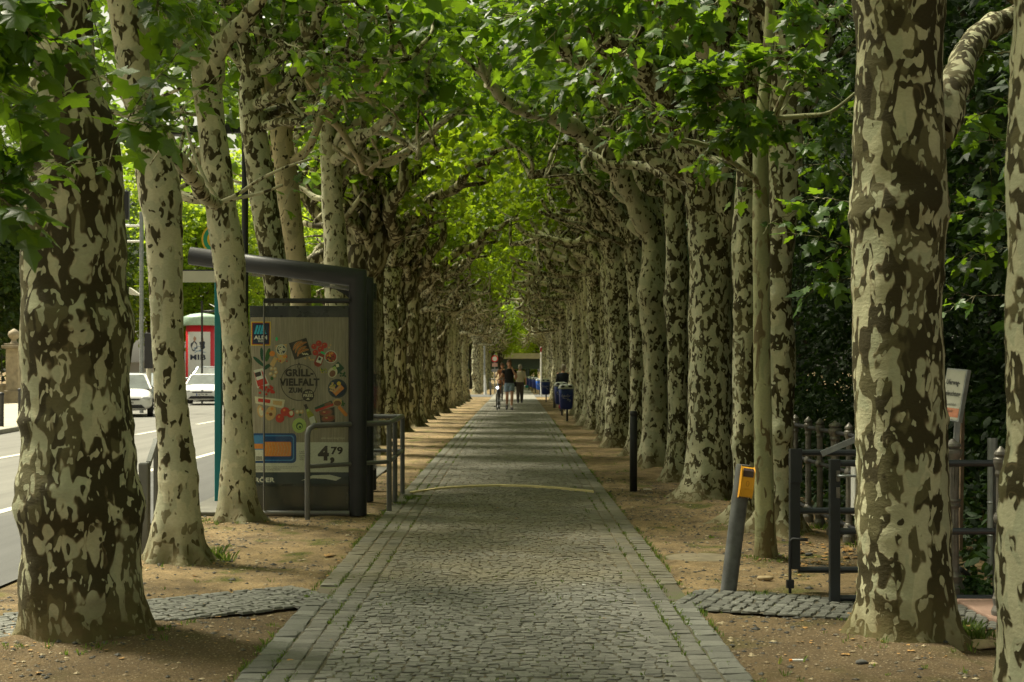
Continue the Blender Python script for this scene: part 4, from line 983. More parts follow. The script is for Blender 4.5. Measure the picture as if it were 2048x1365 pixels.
D = 26.0; i = 0
seq = [2, 1, 3, 2, 5, 1, 3, 5, 2, 1, 3, 2, 5, 1, 3, 5, 2, 1]
while D < 73:
    lb = {0: 'dark spotted trunk just left of the slim pale trunk beside the dark bollard'}.get(i, far_r)
    place_tree(seq[i % len(seq)], rowx(1, D)+rg3.uniform(-.07, .07), D, PI+rg3.uniform(-.3, .3), lb, GR, rg3.uniform(1.02, 1.16)); D += rg3.uniform(2.5, 3.1); i += 1
D = 87.0; i = 0
while D < 120:
    place_tree((i*2+1) % 6, rowx(-1, D)-.1, D, rg3.uniform(-.3, .3), end_l, GL, 1.0)
    place_tree((i*3+2) % 6, rowx(1, D)+.1, D+1, PI+rg3.uniform(-.3, .3), end_r, GR, 1.0); D += 3.6; i += 1

# unseen trees added behind the viewpoint to shade the foreground
for i, (x, y, r_) in enumerate([(-2.5, 1.9, .1), (2.2, 1.2, PI)]):
    place_tree((i*2) % 6, x, y, r_, 'unseen plane tree added behind the viewpoint to shade the foreground', 'plane trees added behind the viewpoint for shade', 1.08)

# ---- trees beyond the street and the thicket behind the fence
def bushy(name, label, cat, seed, h, rad, z0, mat, ncl, per, size, tm, group=None, tr=0.2, low=False):
    rg2 = random.Random(seed); rng = np.random.default_rng(seed); root = thing(name, label, cat, (0, 0, 0), group); b = MB()
    b.tube([Vector((rg2.gauss(0, .05)*k, rg2.gauss(0, .05)*k, h*0.8*k/6)) for k in range(7)], [tr*(1-0.12*k) for k in range(7)], 10, 0)
    cl = []
    zc = (z0+h)/2; rz = (h-z0)/2
    while len(cl) < ncl:
        v = Vector((rg2.uniform(-1, 1), rg2.uniform(-1, 1), rg2.uniform(-1, 1))); l = v.length
        if l > 1 or l < 0.45: continue
        if low and v.z < 0: v.x /= max(0.4, l)*1.02; v.y /= max(0.4, l)*1.02
        q = 1+0.35*noise.noise(v*2.2+Vector((seed, 0, 0)))
        cl.append((v.x*rad*q, v.y*rad*q, zc+v.z*rz*q))
    for k in range(9):
        c = Vector(cl[k*7 % len(cl)]); a = Vector((0, 0, h*rg2.uniform(0.25, 0.6))); b.tube([a, (a+c)/2+Vector((0, 0, .3)), c], [tr*.4, tr*.25, tr*.08], 6, 0)
    b.build('trunk', M['bark_plain'], root)
    V_, F_ = leaf_cloud(rng, cl, per, size*4.2, size, tm, flat=0.7)
    np_mesh('crown', V_, F_, mat, root); return root
def put(o, x, y, rz, s, label, first):
    c = o if first else copy_tree(o); c.location = (x, y, 0); c.rotation_euler = (0, 0, rz); c.scale = (s, s, s); c['label'] = label; return c
sA = bushy('street_tree', 'x', 'tree', 201, 13, 4.6, 2.6, M['leaf_street'], 330, 46, 0.26, T_LO, 'trees across the street')
sB = bushy('street_tree', 'x', 'tree', 202, 11, 4.0, 1.6, M['leaf_street'], 300, 46, 0.24, T_LO, 'trees across the street')
sD = bushy('garden_tree', 'x', 'tree', 204, 12, 4.4, 1.2, M['leaf_shade'], 330, 46, 0.24, T_LO, 'dark trees above the garden wall')
gd_lab = 'garden tree behind the low wall across the street, outside the left edge'
st_lab = 'sunlit yellow green street tree across the road behind the advertising column'
for i, (x, y, s, o, lb) in enumerate([(-18.5, 84, 1.0, sA, st_lab), (-24, 72, 1.1, sD, 'bushy green tree behind the stone gate pillar at far left'), (-22.5, 88, 1.2, sA, st_lab), (-17, 98, 1.15, sB, st_lab), (-27, 66, 1.15, sD, 'tall dark green tree above the garden wall at the far left edge'),
        (-13.5, 104, 1.0, sA, 'pale green tree glimpsed above the shelter roof between trunks'), (-30, 92, 1.3, sD, 'tall dark green tree above the garden wall at the far left edge'), (-10.5, 118, 1.0, sB, 'pale green tree glimpsed above the shelter roof between trunks'), (-20, 110, 1.4, sA, st_lab), (-27, 78, 1.25, sD, 'bushy green tree behind the stone gate pillar at far left'), (-8, 130, 1.1, sA, 'green tree far down the street behind the left row'),
        (-16.5, 120, 1.5, sB, st_lab), (-26, 46, 1.0, sD, gd_lab), (-27.5, 36, 1.1, sD, gd_lab), (-26, 27, 1.05, sD, gd_lab), (-28, 17, 1.1, sD, gd_lab), (-26, 7, 1.0, sD, gd_lab)]):
    put(o, x, y, i*1.3, s, lb, o.get('label') == 'x')
for i, (x, y, s) in enumerate([(-5, 146, .9), (2.5, 148, 1.0), (9, 147, .95), (15, 150, 1.0), (-1, 156, 1.2), (6, 158, 1.2), (-12, 150, 1.1)]):
    put(sA if i % 2 else sB, x, y, i*1.7+.5, s, 'green tree closing the view beyond the far bridge', False)
sC = bushy('street_tree', 'x', 'tree', 203, 7.5, 3.6, 3.3, M['leaf_street'], 240, 46, 0.2, T_LO, 'trees across the street')
for i, (x, y, s) in enumerate([(-2.0, 124, 1.), (5.6, 125, 1.), (5.6, 116, 1.), (-3.2, 113, 1.), (-1.0, 131, .95)]):
    put(sC, x, y, i*1.1+.2, s, 'low leafy crown hanging over the path just before the bridge', i == 0)
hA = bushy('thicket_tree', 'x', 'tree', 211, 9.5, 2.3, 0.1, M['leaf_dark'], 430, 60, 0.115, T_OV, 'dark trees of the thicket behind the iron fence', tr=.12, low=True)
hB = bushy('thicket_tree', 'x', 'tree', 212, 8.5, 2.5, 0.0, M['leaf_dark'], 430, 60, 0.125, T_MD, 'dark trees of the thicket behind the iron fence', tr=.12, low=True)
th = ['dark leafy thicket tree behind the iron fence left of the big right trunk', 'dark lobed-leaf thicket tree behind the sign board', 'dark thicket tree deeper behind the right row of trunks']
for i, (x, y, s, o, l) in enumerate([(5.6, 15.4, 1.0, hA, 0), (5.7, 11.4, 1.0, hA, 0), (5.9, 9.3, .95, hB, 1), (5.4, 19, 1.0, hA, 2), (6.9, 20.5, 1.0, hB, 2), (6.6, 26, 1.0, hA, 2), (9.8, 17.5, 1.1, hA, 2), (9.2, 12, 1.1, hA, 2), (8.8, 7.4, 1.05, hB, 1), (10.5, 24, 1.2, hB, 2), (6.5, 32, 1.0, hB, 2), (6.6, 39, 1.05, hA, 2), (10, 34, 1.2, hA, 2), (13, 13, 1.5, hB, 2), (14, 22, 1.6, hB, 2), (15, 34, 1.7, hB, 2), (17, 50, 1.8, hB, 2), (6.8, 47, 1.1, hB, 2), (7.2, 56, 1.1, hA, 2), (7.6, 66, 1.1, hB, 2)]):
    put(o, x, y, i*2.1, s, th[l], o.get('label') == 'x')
# shrubs closing the avenue under the bridge
shr = bushy('shrub', 'bright green shrubs under the bridge at the end of the avenue', 'shrub', 221, 3.0, 2.4, 0.0, M['leaf_street'], 140, 40, 0.2, T_LO, 'shrubs under the far bridge', tr=.06, low=True)
for i, (x, y) in enumerate([(0.9, 140), (4.5, 141), (-3.5, 140), (8.5, 142), (-8, 141)]):
    put(shr, x, y, i*2.0, 0.62, 'bright green shrub under the bridge at the end of the avenue', i == 0)
# ---------------------------------------------------------------- bus shelter with the poster case
DS = 13.85
shel = thing('bus_shelter', 'anthracite tubular steel bus shelter with a lit-size poster case in its end wall', 'bus shelter', (G(715, 1030).x, 13.8, 0))
shel['label'] = 'anthracite tubular steel bus shelter with a food poster case filling its end wall'
def q(x, y, d=DS): return P(x, y, d)
PX = lambda n_, D=DS: n_*D/F
def mitre_frame(D, xp, ytop, xl, yl, w):
    b = MB(); a = P(xp, ytop, D); base = Vector((a.x, D, 0.0)); e = P(xl, yl, D)
    e.y -= 0.0
    dirv = (e-a).normalized(); r = w/2; k = 14
    def ring(c, u, v): return [c+u*math.cos(2*PI*i/k)*r+v*math.sin(2*PI*i/k)*r for i in range(k)]
    X = Vector((1, 0, 0)); Y = Vector((0, 1, 0)); Z = Vector((0, 0, 1))
    up = Y.cross(dirv).normalized(); up = up if up.z > 0 else -up
    mit = []
    for p in ring(a, X, Y):       # slide each post line up to the mitre plane
        nrm = (dirv-Z*(-1)).normalized() if False else (dirv-(-Z)).normalized()
        t_ = -(p-a).dot(nrm)/Z.dot(nrm); mit.append(p+Z*t_)
    bot = [Vector((p.x, p.y, 0)) for p in mit]; L = (e-a).dot(dirv)
    end = [p+dirv*(L-(p-a).dot(dirv)) for p in mit]
    vs = bot+mit+end; fs = []
    for s_ in (0, 1):
        for i in range(k): i2 = (i+1) % k; fs.append((s_*k+i, s_*k+i2, (s_+1)*k+i2, (s_+1)*k+i))
    fs += [tuple(range(2*k, 3*k))]; b.add(vs, fs, 0, True); return b
mitre_frame(13.78, 715.5, 556, 380, 512, 0.175).build('frame_tube', M['steel_dark'], shel)
for D_, xx, yt in ((15.25, 735, 566), (16.7, 742, 577)):
    mitre_frame(D_, xx, yt, xx-285*13.8/D_, yt-36, 0.13).build('frame_tube', M['steel_dark'], shel)
b = MB(); z_ = 13.80
b.prism([P(638, 574, z_), P(660, 577, z_), P(697, 582, z_), P(699, 598, z_), P(690, 590, z_), P(672, 580, z_), P(655, 575.5, z_)], (0, 0.02, 0)); b.build('gusset', M['steel_dark'], shel)
b = MB(); b.tube([P(528, 602, 13.70), P(699, 602, 13.70)], 0.024, 12); b.build('rod', M['steel_dark'], shel)
b = MB(); b.tube([P(525, 1027, 13.70), P(699, 1027, 13.70)], 0.026, 12); b.tube([P(528, 602, 13.70), P(528, 1027, 13.70)], 0.008, 8); b.build('rod', M['steel_grey'], shel)
b = MB(); a, c = P(529, 604, 13.69), P(697, 1022, 13.69); b.box(((a.x+c.x)/2, 13.69, (a.z+c.z)/2), (c.x-a.x, 0.008, a.z-c.z)); b.build('glass_pane', M['glass'], shel)
b = MB(); b.box((-1.53, 15.2, 1.25), (0.01, 2.7, 1.9)); b.build('glass_pane', M['glass'], shel)
a = P(700, 552, 13.85); e = P(400, 512, 13.85)
b = MB(); b.prism([(a.x, 13.87, a.z-0.02), (e.x, 13.87, e.z-0.02), (e.x, 13.87, e.z-0.008), (a.x, 13.87, a.z-0.008)], (0, 2.75, 0)); b.build('roof_pane', M['glass'], shel)
case = MB(); a, c = P(499, 612, 13.88), P(698, 1026, 13.88)
case.box(((a.x+c.x)/2, 13.96, (a.z+c.z)/2), (c.x-a.x, 0.14, a.z-c.z)); case = case.build('poster_case', simple('case_green_grey', (0.028, 0.036, 0.036), 0.3, var=0.1, scale=3, spec=0.7), shel, bevel=0.006)
# the printed sheet
pr = MB(); pm = []; 
def pmat(c, m=None):
    if m is None: m = flat(tuple(min(.8, v*1.35) for v in c))
    pm.append(m); return len(pm)-1
cnt_ = [0]
def lay(l): return 13.884-0.0012*l-2.4e-5*(cnt_[0] % 45)
def C2(X, Y): return (480+X/6.825, 640+Y/6.825)
def C3(X, Y): return (480+X/5.689, 820+Y/5.689)
def poly(pts, m, l): cnt_[0] += 1; pr.add([P(x, y, lay(l)) for x, y in pts], [tuple(range(len(pts)))], m)
def disc(cx, cy, rx, ry, m, l, rot=0.0, n_=18):
    poly([(cx+rx*math.cos(a)*math.cos(rot)-ry*math.sin(a)*math.sin(rot), cy+rx*math.cos(a)*math.sin(rot)+ry*math.sin(a)*math.cos(rot)) for a in [2*PI*i/n_ for i in range(n_)]], m, l)
def d2(X, Y, rx, m, l, ry=None, rot=0.0): x, y = C2(X, Y); disc(x, y, rx/6.825, (ry or rx)/6.825, m, l, rot)
def p2(pts, m, l): poly([C2(*p) for p in pts], m, l)
def txt(s, x0, y0, x1, y1, m, l, bold=0.02): pr.text(s, (x0, x1, y1, y0), m, bold, lambda x, y: P(x, y, lay(l)))
def t2(s, X0, Y0, X1, Y1, m, l, bold=0.03): a_, b_ = C2(X0, Y0), C2(X1, Y1); txt(s, a_[0], a_[1], b_[0], b_[1], m, l, bold)
def t3(s, X0, Y0, X1, Y1, m, l, bold=0.0): a_, b_ = C3(X0, Y0), C3(X1, Y1); txt(s, a_[0], a_[1], b_[0], b_[1], m, l, bold)
mb = pmat(None, M['board']); K = pmat((0.03, 0.026, 0.018)); W = pmat((0.55, 0.57, 0.48)); YL = pmat((0.70, 0.42, 0.03)); NV = pmat((0.008, 0.02, 0.05)); CY = pmat((0.02, 0.32, 0.45)); RD = pmat((0.42, 0.035, 0.02)); DR = pmat((0.25, 0.04, 0.02))
GN = pmat((0.03, 0.10, 0.02)); LG = pmat((0.35, 0.48, 0.12)); OR = pmat((0.62, 0.22, 0.04)); TN = pmat((0.50, 0.34, 0.14)); BR = pmat((0.17, 0.07, 0.03)); SL = pmat((0.03, 0.045, 0.05)); BL = pmat((0.006, 0.05, 0.16)); PK = pmat((0.50, 0.52, 0.42)); CRM = pmat((0.55, 0.52, 0.36)); DG = pmat((0.01, 0.06, 0.025)); SK = pmat((0.05, 0.2, 0.42)); GRN = pmat((0.02, 0.5, 0.15)); OO = pmat((0.25, 0.28, 0.02))
poly([(501, 635), (697, 635), (697, 945), (501, 945)], mb, 0)
p2([(150, 25), (420, 25), (415, 352), (150, 352)], YL, 1); p2([(162, 37), (408, 37), (403, 340), (162, 340)], DR, 2); p2([(175, 50), (396, 50), (392, 328), (175, 328)], NV, 3)
for k in range(3): x_ = 190+k*38; p2([(x_, 195), (x_+28, 195), (x_+62, 75), (x_+36, 75)], CY, 4)
for k in range(3): p2([(300, 112+k*30), (322+k*12, 112+k*30), (338+k*14, 130+k*30), (296, 130+k*30)], CY, 4)
t2('ALDI', 190, 215, 370, 268, W, 5, 0.04); t2('SÜD', 245, 274, 315, 305, W, 5, 0.02)
x_, y_ = C2(500, 262); disc(x_, y_, 2.2, 4, GRN, 3)
# zucchini, cheese, boards
for X, Y, rx, ry, r in ((300, 470, 26, 92, 0.1), (380, 480, 30, 95, -0.25), (255, 570, 24, 100, 0.85), (370, 640, 26, 60, -0.9)): x_, y_ = C2(X, Y); disc(x_, y_, rx/6.825, ry/6.825, DG if rx < 29 else GN, 1, -r)
p2([(480, 350), (640, 330), (620, 560), (560, 600), (500, 480)], TN, 1); p2([(405, 610), (470, 500), (520, 530), (455, 650)], TN, 2); d2(440, 462, 38, OR, 2); d2(563, 407, 72, PK, 2); d2(563, 407, 60, SL, 3)
rq = random.Random(5)
for k in range(34): a_ = rq.uniform(0, 6.28); r_ = 50*rq.random()**.5; d2(563+r_*math.cos(a_), 407+r_*math.sin(a_), 10, CRM, 4)
for k in range(14): d2(rq.uniform(500, 650), rq.uniform(490, 570), rq.uniform(8, 15), rq.choice((OR, YL, RD, TN)), 3)
# slate with sausages
p2([(668, 320), (905, 245), (978, 475), (745, 547)], K, 1)
def saus(X0, Y0, X1, Y1, bend, wd):
    a_ = Vector((X0, Y0, 0)); c_ = Vector((X1, Y1, 0)); nn = Vector((-(c_-a_).y, (c_-a_).x, 0)).normalized()
    for l, k, m_ in ((2, 1.0, TN), (3, 0.72, BR), (4, 0.25, OR)):
        up = []; dn = []
        for i in range(9):
            t_ = i/8; p = a_.lerp(c_, t_)+nn*bend*math.sin(PI*t_); w_ = wd*k*math.sqrt(max(0.02, math.sin(PI*(0.04+0.92*t_)))); up.append((p.x+nn.x*w_, p.y+nn.y*w_)); dn.append((p.x-nn.x*w_, p.y-nn.y*w_))
        p2(up+dn[::-1], m_, l)
saus(725, 415, 850, 290, -25, 20); saus(765, 390, 915, 305, -18, 18); saus(785, 500, 905, 360, -30, 22); saus(755, 455, 860, 340, -30, 17); saus(800, 465, 940, 405, -18, 20)
for k in range(6): d2(855+k*14, 462+(k % 2)*10, 10, CRM, 4)
# tomatoes, ketchup, bean bowl
for X, Y, r in ((1010, 365, 38), (1075, 322, 40), (1155, 350, 40), (1102, 403, 42), (1030, 448, 40)): d2(X, Y, r, RD, 2); d2(X-10, Y-12, r*0.22, OR, 3); d2(X+4, Y+2, r*0.18, GN, 3)
p2([(1108, 425), (1165, 455), (1150, 475), (1095, 450)], GRN, 4); p2([(1095, 455), (1150, 480), (1145, 520), (1110, 620), (1070, 645), (1020, 622), (1010, 585), (1055, 480)], DR, 3); p2([(1075, 490), (1135, 515), (1105, 600), (1035, 575)], W, 4); p2([(1080, 510), (1110, 522), (1095, 560), (1065, 548)], K, 5)
d2(1240, 505, 88, PK, 2); d2(1240, 505, 76, DR, 3)
for k in range(30): a_ = rq.uniform(0, 6.28); r_ = 66*rq.random()**.5; d2(1240+r_*math.cos(a_), 505+r_*math.sin(a_), rq.uniform(7, 14), rq.choice((RD, YL, OR, K, RD)), 4)
for X, Y in ((890, 530), (945, 520), (965, 545), (1000, 545), (1235, 345), (1215, 380)): d2(X, Y, 14, TN, 2)
# green box, lime leaves, fish plate
p2([(1340, 570), (1425, 660), (1335, 745), (1250, 650)], DG, 2); d2(1265, 720, 62, CRM, 3, 75, 0.5); d2(1262, 735, 40, BR, 4, 48, 0.5); d2(1290, 660, 24, LG, 5); p2([(1305, 605), (1345, 600), (1355, 640), (1315, 650)], CRM, 4)
for k in range(16): d2(rq.uniform(1090, 1180), rq.uniform(670, 720), 10, rq.choice((OO, GN, OO, YL)), 2)
for k in range(12): d2(rq.uniform(1370, 1450), rq.uniform(720, 780), 12, rq.choice((GN, DG)), 1)
d2(1330, 937, 132, SL, 2); d2(1330, 937, 112, NV, 3)
for k in range(34): a_ = rq.uniform(0, 6.28); r_ = 46*rq.random()**.5; d2(1270+r_*math.cos(a_), 925+1.4*r_*math.sin(a_), 12, rq.choice((TN, OO, TN)), 4)
d2(1350, 870, 28, YL, 4); p2([(1262, 985), (1370, 880), (1425, 935), (1310, 1040)], OR, 5); p2([(1275, 985), (1368, 893), (1385, 910), (1290, 1003)], TN, 6)
# left column: mushrooms, meat tray, cherry tomatoes
for X, Y in ((430, 668), (478, 670), (418, 738), (492, 716), (470, 765)): d2(X, Y, 25, TN, 2); d2(X-4, Y-4, 15, CRM, 3)
d2(435, 800, 20, GN, 2, 26)
p2([(185, 690), (310, 660), (400, 890), (235, 935)], PK, 1); p2([(190, 715), (300, 690), (380, 870), (245, 915)], RD, 2); p2([(195, 715), (290, 690), (318, 800), (230, 830)], W, 3); p2([(200, 725), (280, 705), (292, 760), (215, 785)], K, 4)
for k in range(26): d2(rq.uniform(265, 465), rq.uniform(910, 1030), 17, RD, 4)
# wrapped loaf, toasts, peppers, garlic, oil bottle
p2([(200, 1045), (615, 1092), (590, 1212), (212, 1140)], CRM, 2); p2([(250, 1072), (415, 1090), (410, 1140), (245, 1118)], RD, 3); p2([(450, 1100), (580, 1115), (565, 1175), (450, 1155)], TN, 3)
d2(280, 1250, 45, TN, 2, 85, -0.2); d2(285, 1255, 28, CRM, 3, 60, -0.2); d2(420, 1275, 70, TN, 2, 105, 0.35); d2(310, 1220, 18, OR, 5); d2(438, 1215, 20, OR, 5); d2(375, 1275, 14, OR, 5); d2(420, 1290, 24, BR, 4)
for X, Y, r in ((615, 1255, 62), (545, 1345, 60), (690, 1285, 52)): d2(X, Y, r, RD, 3); d2(X-12, Y-20, r*0.25, OR, 4)
d2(700, 1275, 26, CRM, 5, 34); p2([(700, 1225), (745, 1205), (735, 1232)], GN, 5)
for X, Y in ((785, 1258), (842, 1255)): d2(X, Y, 28, TN, 3); d2(X-5, Y-5, 15, CRM, 4)
d2(822, 1296, 18, GN, 3)
p2([(868, 1162), (908, 1148), (935, 1215), (900, 1232)], K, 3); p2([(900, 1232), (938, 1215), (1010, 1300), (1080, 1470), (1040, 1500), (985, 1470), (915, 1300)], OO, 3); p2([(940, 1340), (1010, 1310), (1035, 1400), (965, 1425)], W, 4); p2([(905, 1225), (935, 1213), (950, 1245), (915, 1258)], LG, 4)
p2([(1015, 1200), (1245, 1100), (1280, 1165), (1042, 1258)], DG, 4); p2([(1020, 1232), (1270, 1140), (1278, 1170), (1040, 1258)], RD, 5); p2([(1150, 1150), (1235, 1115), (1255, 1150), (1165, 1185)], BR, 5)
p2([(1080, 1250), (1290, 1190), (1300, 1470), (1110, 1480)], K, 1)
for X, Y, rx, ry in ((1175, 1265, 92, 48), (1205, 1345, 95, 52)): d2(X, Y, rx, BR, 2, ry, -0.15); d2(X, Y, rx*0.7, DR, 3, ry*0.5, -0.15); d2(X-25, Y-6, rx*0.22, TN, 4, 8)
d2(1335, 1130, 68, TN, 2, 52); d2(1330, 1140, 50, BR, 3, 36)
for k in range(7): d2(1360+k*14, 1200+k*16, 24, OR, 2)
for k in range(8): d2(rq.uniform(1390, 1440), rq.uniform(1090, 1170), 12, GN, 2)
x_, y_ = 598.6, 851.6; disc(x_, y_, 14, 15, LG, 2)
for k in range(5): disc(x_-1+k*0.6, y_-1+k, 11-k*2.1, 12-k*2.3, (GN, LG)[k % 2] if k else LG, 3+k*0.2)
# the ring with the slogan
cx_, cy_ = C2(805, 855); rr = 250/6.825
for i in range(48):
    a0, a1 = 2*PI*i/48, 2*PI*(i+1)/48
    poly([(cx_+rr*math.cos(a0), cy_+rr*math.sin(a0)), (cx_+rr*math.cos(a1), cy_+rr*math.sin(a1)), (cx_+(rr-1.3)*math.cos(a1), cy_+(rr-1.3)*math.sin(a1)), (cx_+(rr-1.3)*math.cos(a0), cy_+(rr-1.3)*math.sin(a0))], K, 2)
p2([(780, 640), (790, 605), (805, 580), (820, 608), (832, 642), (820, 668), (795, 668)], K, 3); p2([(790, 642), (805, 605), (822, 642), (812, 658), (798, 658)], mb, 4)
t2('GRILL-', 618, 672, 1002, 775, K, 5, 0.045); t2('VIELFALT', 540, 800, 1085, 903, K, 5, 0.045); t2('ZUM', 660, 925, 850, 998, K, 5, 0.045)
d2(930, 1032, 84, K, 6); t2('ALDI', 885, 975, 985, 1005, CRM, 7, 0.01); t2('PREIS', 865, 1015, 995, 1055, CRM, 7, 0.03); p2([(900, 1090), (930, 1065), (955, 1090)], CRM, 7)
# price strip
poly([(501, 885), (697, 885), (697, 945), (501, 945)], PK, 2)
def rrect(x0, y0, x1, y1, r, m, l):
    pts = []
    for cx, cy, a0 in ((x1-r, y0+r, -PI/2), (x1-r, y1-r, 0), (x0+r, y1-r, PI/2), (x0+r, y0+r, PI)):
        pts += [(cx+r*math.cos(a0+i*PI/8), cy+r*math.sin(a0+i*PI/8)) for i in range(5)]
    poly(pts, m, l)
rrect(501, 867, 592.5, 926.5, 8, BL, 3); rrect(505, 871, 588, 922, 6, SK, 3.4); rrect(507, 873, 586, 920, 6, BL, 3.8); rrect(528, 884, 582.5, 913, 3, OR, 4)
for k in range(9): x_ = 530+k*6; poly([(x_, 886), (x_+0.8, 886), (x_+4.5, 899), (x_+0.8, 911), (x_, 911), (x_+3.4, 899)], TN, 5)
poly([(503, 872), (526, 872), (526, 922), (503, 922)], SK, 5); poly([(503, 888), (526, 888), (526, 898), (503, 898)], OR, 6); poly([(503, 900), (526, 900), (526, 922), (503, 922)], W, 6)
for k in range(8): poly([(512+k*1.6, 913), (512.8+k*1.6, 913), (512.8+k*1.6, 921), (512+k*1.6, 921)], K, 7)
t3('4', 885, 410, 1012, 578, K, 4, 0.05); t3(',', 1025, 540, 1075, 615, K, 4, 0.05); t3('79', 1035, 420, 1170, 510, K, 4, 0.035)
t3('aldi-sued.de/grillen', 925, 308, 1190, 342, CRM, 2, 0.0)
for k, s_ in enumerate(('Lachs', 'Norwegisches', 'Lachsfilet', 'ohne Haut', '300 g')): t3(s_, 678, 468+k*23, 700+len(s_)*9, 484+k*23, K, 4, 0.01 if k in (1, 2) else 0)
for k, s_ in enumerate(('ALDI SÜD Dienstleistungs-GmbH & Co. oHG, Burgstraße 37, 45476 Mülheim', 'Bitte beachten Sie, dass diese Artikel nur vorübergehend im Sortiment sind', 'Alle Artikel ohne Dekoration')): t3(s_, 60, 642+k*17, (670, 585, 460)[k], 655+k*17, K, 4)
poly([(501, 946), (697, 946), (697, 968), (501, 968)], SL, 2); t3('STRÖER', 70, 760, 395, 825, W, 3, 0.04)
poly([(602, 962), (625, 951), (660, 950), (683, 956), (672, 962), (650, 958), (625, 957)], PK, 3)  # reflection on the dark band, painted as a pale crescent
poster = pr.build('poster', pm, case)
b = MB(); b.box((P(600, 1000, 13.87).x, 13.875, (P(0, 972, 13.87).z+P(0, 1022, 13.87).z)/2), (PX(194), 0.012, PX(48))); b.build('kick_panel', simple('glossy_grey_green_panel', (0.05, 0.053, 0.046), 0.22, var=0.15, scale=2, spec=0.8), case)

# ---------------------------------------------------------------- tubular guard rail round the shelter corner
gr = thing('guard_rail', 'grey tubular steel guard rail around the shelter corner beside the path', 'railing', (-1.22, 14.07, 0))
A_, B_, C_, E_ = Vector((-1.89, 13.14, 0)), Vector((-1.215, 14.07, 0)), Vector((-1.232, 14.97, 0)), Vector((-1.236, 16.05, 0)); zt = Vector((0, 0, 0.885)); zm = Vector((0, 0, 0.50))
A_ = Vector((-1.96, 13.75, 0)); A_ = Vector((G(615, 1040).x, G(615, 1040).y, 0))
r_ = 0.026
pts = [A_]+[A_+Vector((0, 0, z_)) for z_ in (0.5, 0.80)]+[A_+Vector((0.012, 0.016, 0.85)), A_+(B_-A_)*0.07+Vector((0, 0, 0.882)), B_+zt]
b = MB(); b.tube(pts, r_, 12); b.build('rail', M['steel_grey'], gr)
for p in (B_, C_, E_): b = MB(); b.tube([p+Vector((0, 0, -0.03)), p+zt], r_, 12); b.build('post', M['steel_grey'], gr)
b = MB(); b.tube([B_+zt, E_+zt, E_+zt+Vector((-0.9, 0.05, 0))], r_*0.98, 12); b.build('rail', M['steel_grey'], gr)
b = MB(); b.tube([A_+zm, B_+zm], r_*.8, 10); b.tube([B_+zm, E_+zm, E_+zm+Vector((-0.9, 0.05, 0))], r_*.8, 10); b.build('mid_rail', M['steel_grey'], gr)

# ---------------------------------------------------------------- stop sign mast, poles on the left
ms = thing('bus_stop_sign', 'teal bus stop mast with a round yellow and green sign above a white board', 'bus stop sign', (G(436, 1005).x, 15.1, 0)); D_ = 15.1
b = MB(); a = P(437, 541, D_); b.box((a.x, D_, a.z/2), (0.072, 0.072, a.z)); b.build('mast', M['teal'], ms, bevel=0.008)
b = MB(); a = P(403, 554, D_); b.box((a.x+0.06, D_-0.06, a.z), (0.50, 0.03, 0.125)); b.build('name_board', M['offwhite'], ms, bevel=0.004)
b = MB(); a = P(403, 541, D_); b.box((a.x+0.06, D_-0.06, a.z-0.004), (0.50, 0.034, 0.014)); b.build('board_trim', M['cloth_navy'], ms)
c_ = P(434, 479, D_)
def roundsign(c, r, mats, radii, parent, name='sign_disc', th=0.012):
    b = MB(); n_ = 32
    for k, (rad, m_) in enumerate(zip(radii, range(len(mats)))):
        y0 = c.y-th*0.5-0.002*k; y1 = c.y+th*0.5-0.002*k
        ring0 = [Vector((c.x+math.cos(2*PI*i/n_)*r*rad, y0, c.z+math.sin(2*PI*i/n_)*r*rad)) for i in range(n_)]
        b.prism(ring0, (0, y1-y0, 0), m_)
    return b.build(name, mats, parent)
roundsign(c_, 0.165, [M['yellow_paint'], M['green_paint'], M['yellow_paint']], [1, .88, .62], ms)
b = MB(); b.text('H', (c_.x-0.05, c_.x+0.05, c_.z-0.055, c_.z+0.055), 0, 0.05, lambda x, z: Vector((x, c_.y-0.013, z))); b.build('lettering', M['green_paint'], ms)
b = MB(); b.bar(c_+Vector((0, 0.02, -0.35)), c_+Vector((0, 0.02, 0.1)), 0.03, 0.02); b.build('bracket', M['teal'], ms)
gl_ = thing('lamp_post', 'tall dark square post with an arm bent to the left, behind the shelter', 'lamp post', (P(490, 0, 16.4).x, 16.4, 0))
b = MB(); a = P(490, 258, 16.4); e = P(372, 262, 16.4); b.tube([Vector((a.x, 16.4, 0)), Vector((a.x, 16.4, 2.6)), Vector((a.x, 16.4, a.z-0.12)), a+Vector((-.02, 0, -.03)), a+Vector((-0.12, 0, 0))], [.038, .038, .038, .038, .036], 10); b.build('post', M['steel_dark'], gl_)
b = MB(); b.bar(a+Vector((-0.08, 0, 0)), e, 0.07, 0.10); b.build('arm', M['steel_dark'], gl_, bevel=0.006)
b = MB(); b.bar(e+Vector((-.45, 0, -.02)), e+Vector((0.02, 0, -.02)), 0.16, 0.07); b.build('lamp_head', M['steel_dark'], gl_, bevel=0.01)
st = thing('steel_stand', 'grey steel post joined to a flat frame, between the two left trunks at the kerb', 'post', (G(289, 1108).x, 10.88, 0))
g = G(289, 1108); b = MB(); b.box((g.x, g.y, 0.34), (0.08, 0.08, 0.72)); b.build('post', M['steel_grey'], st, bevel=0.015)
b = MB(); g2 = G(312, 1062); b.box((g2.x, g2.y, 0.40), (0.035, 0.06, 0.82)); b.build('leg', M['steel_grey'], st, bevel=0.006)
b = MB(); b.bar((g.x+0.02, g.y+.04, 0.685), (g2.x, g2.y, 0.79), 0.035, 0.04); b.build('top_bar', M['steel_grey'], st)
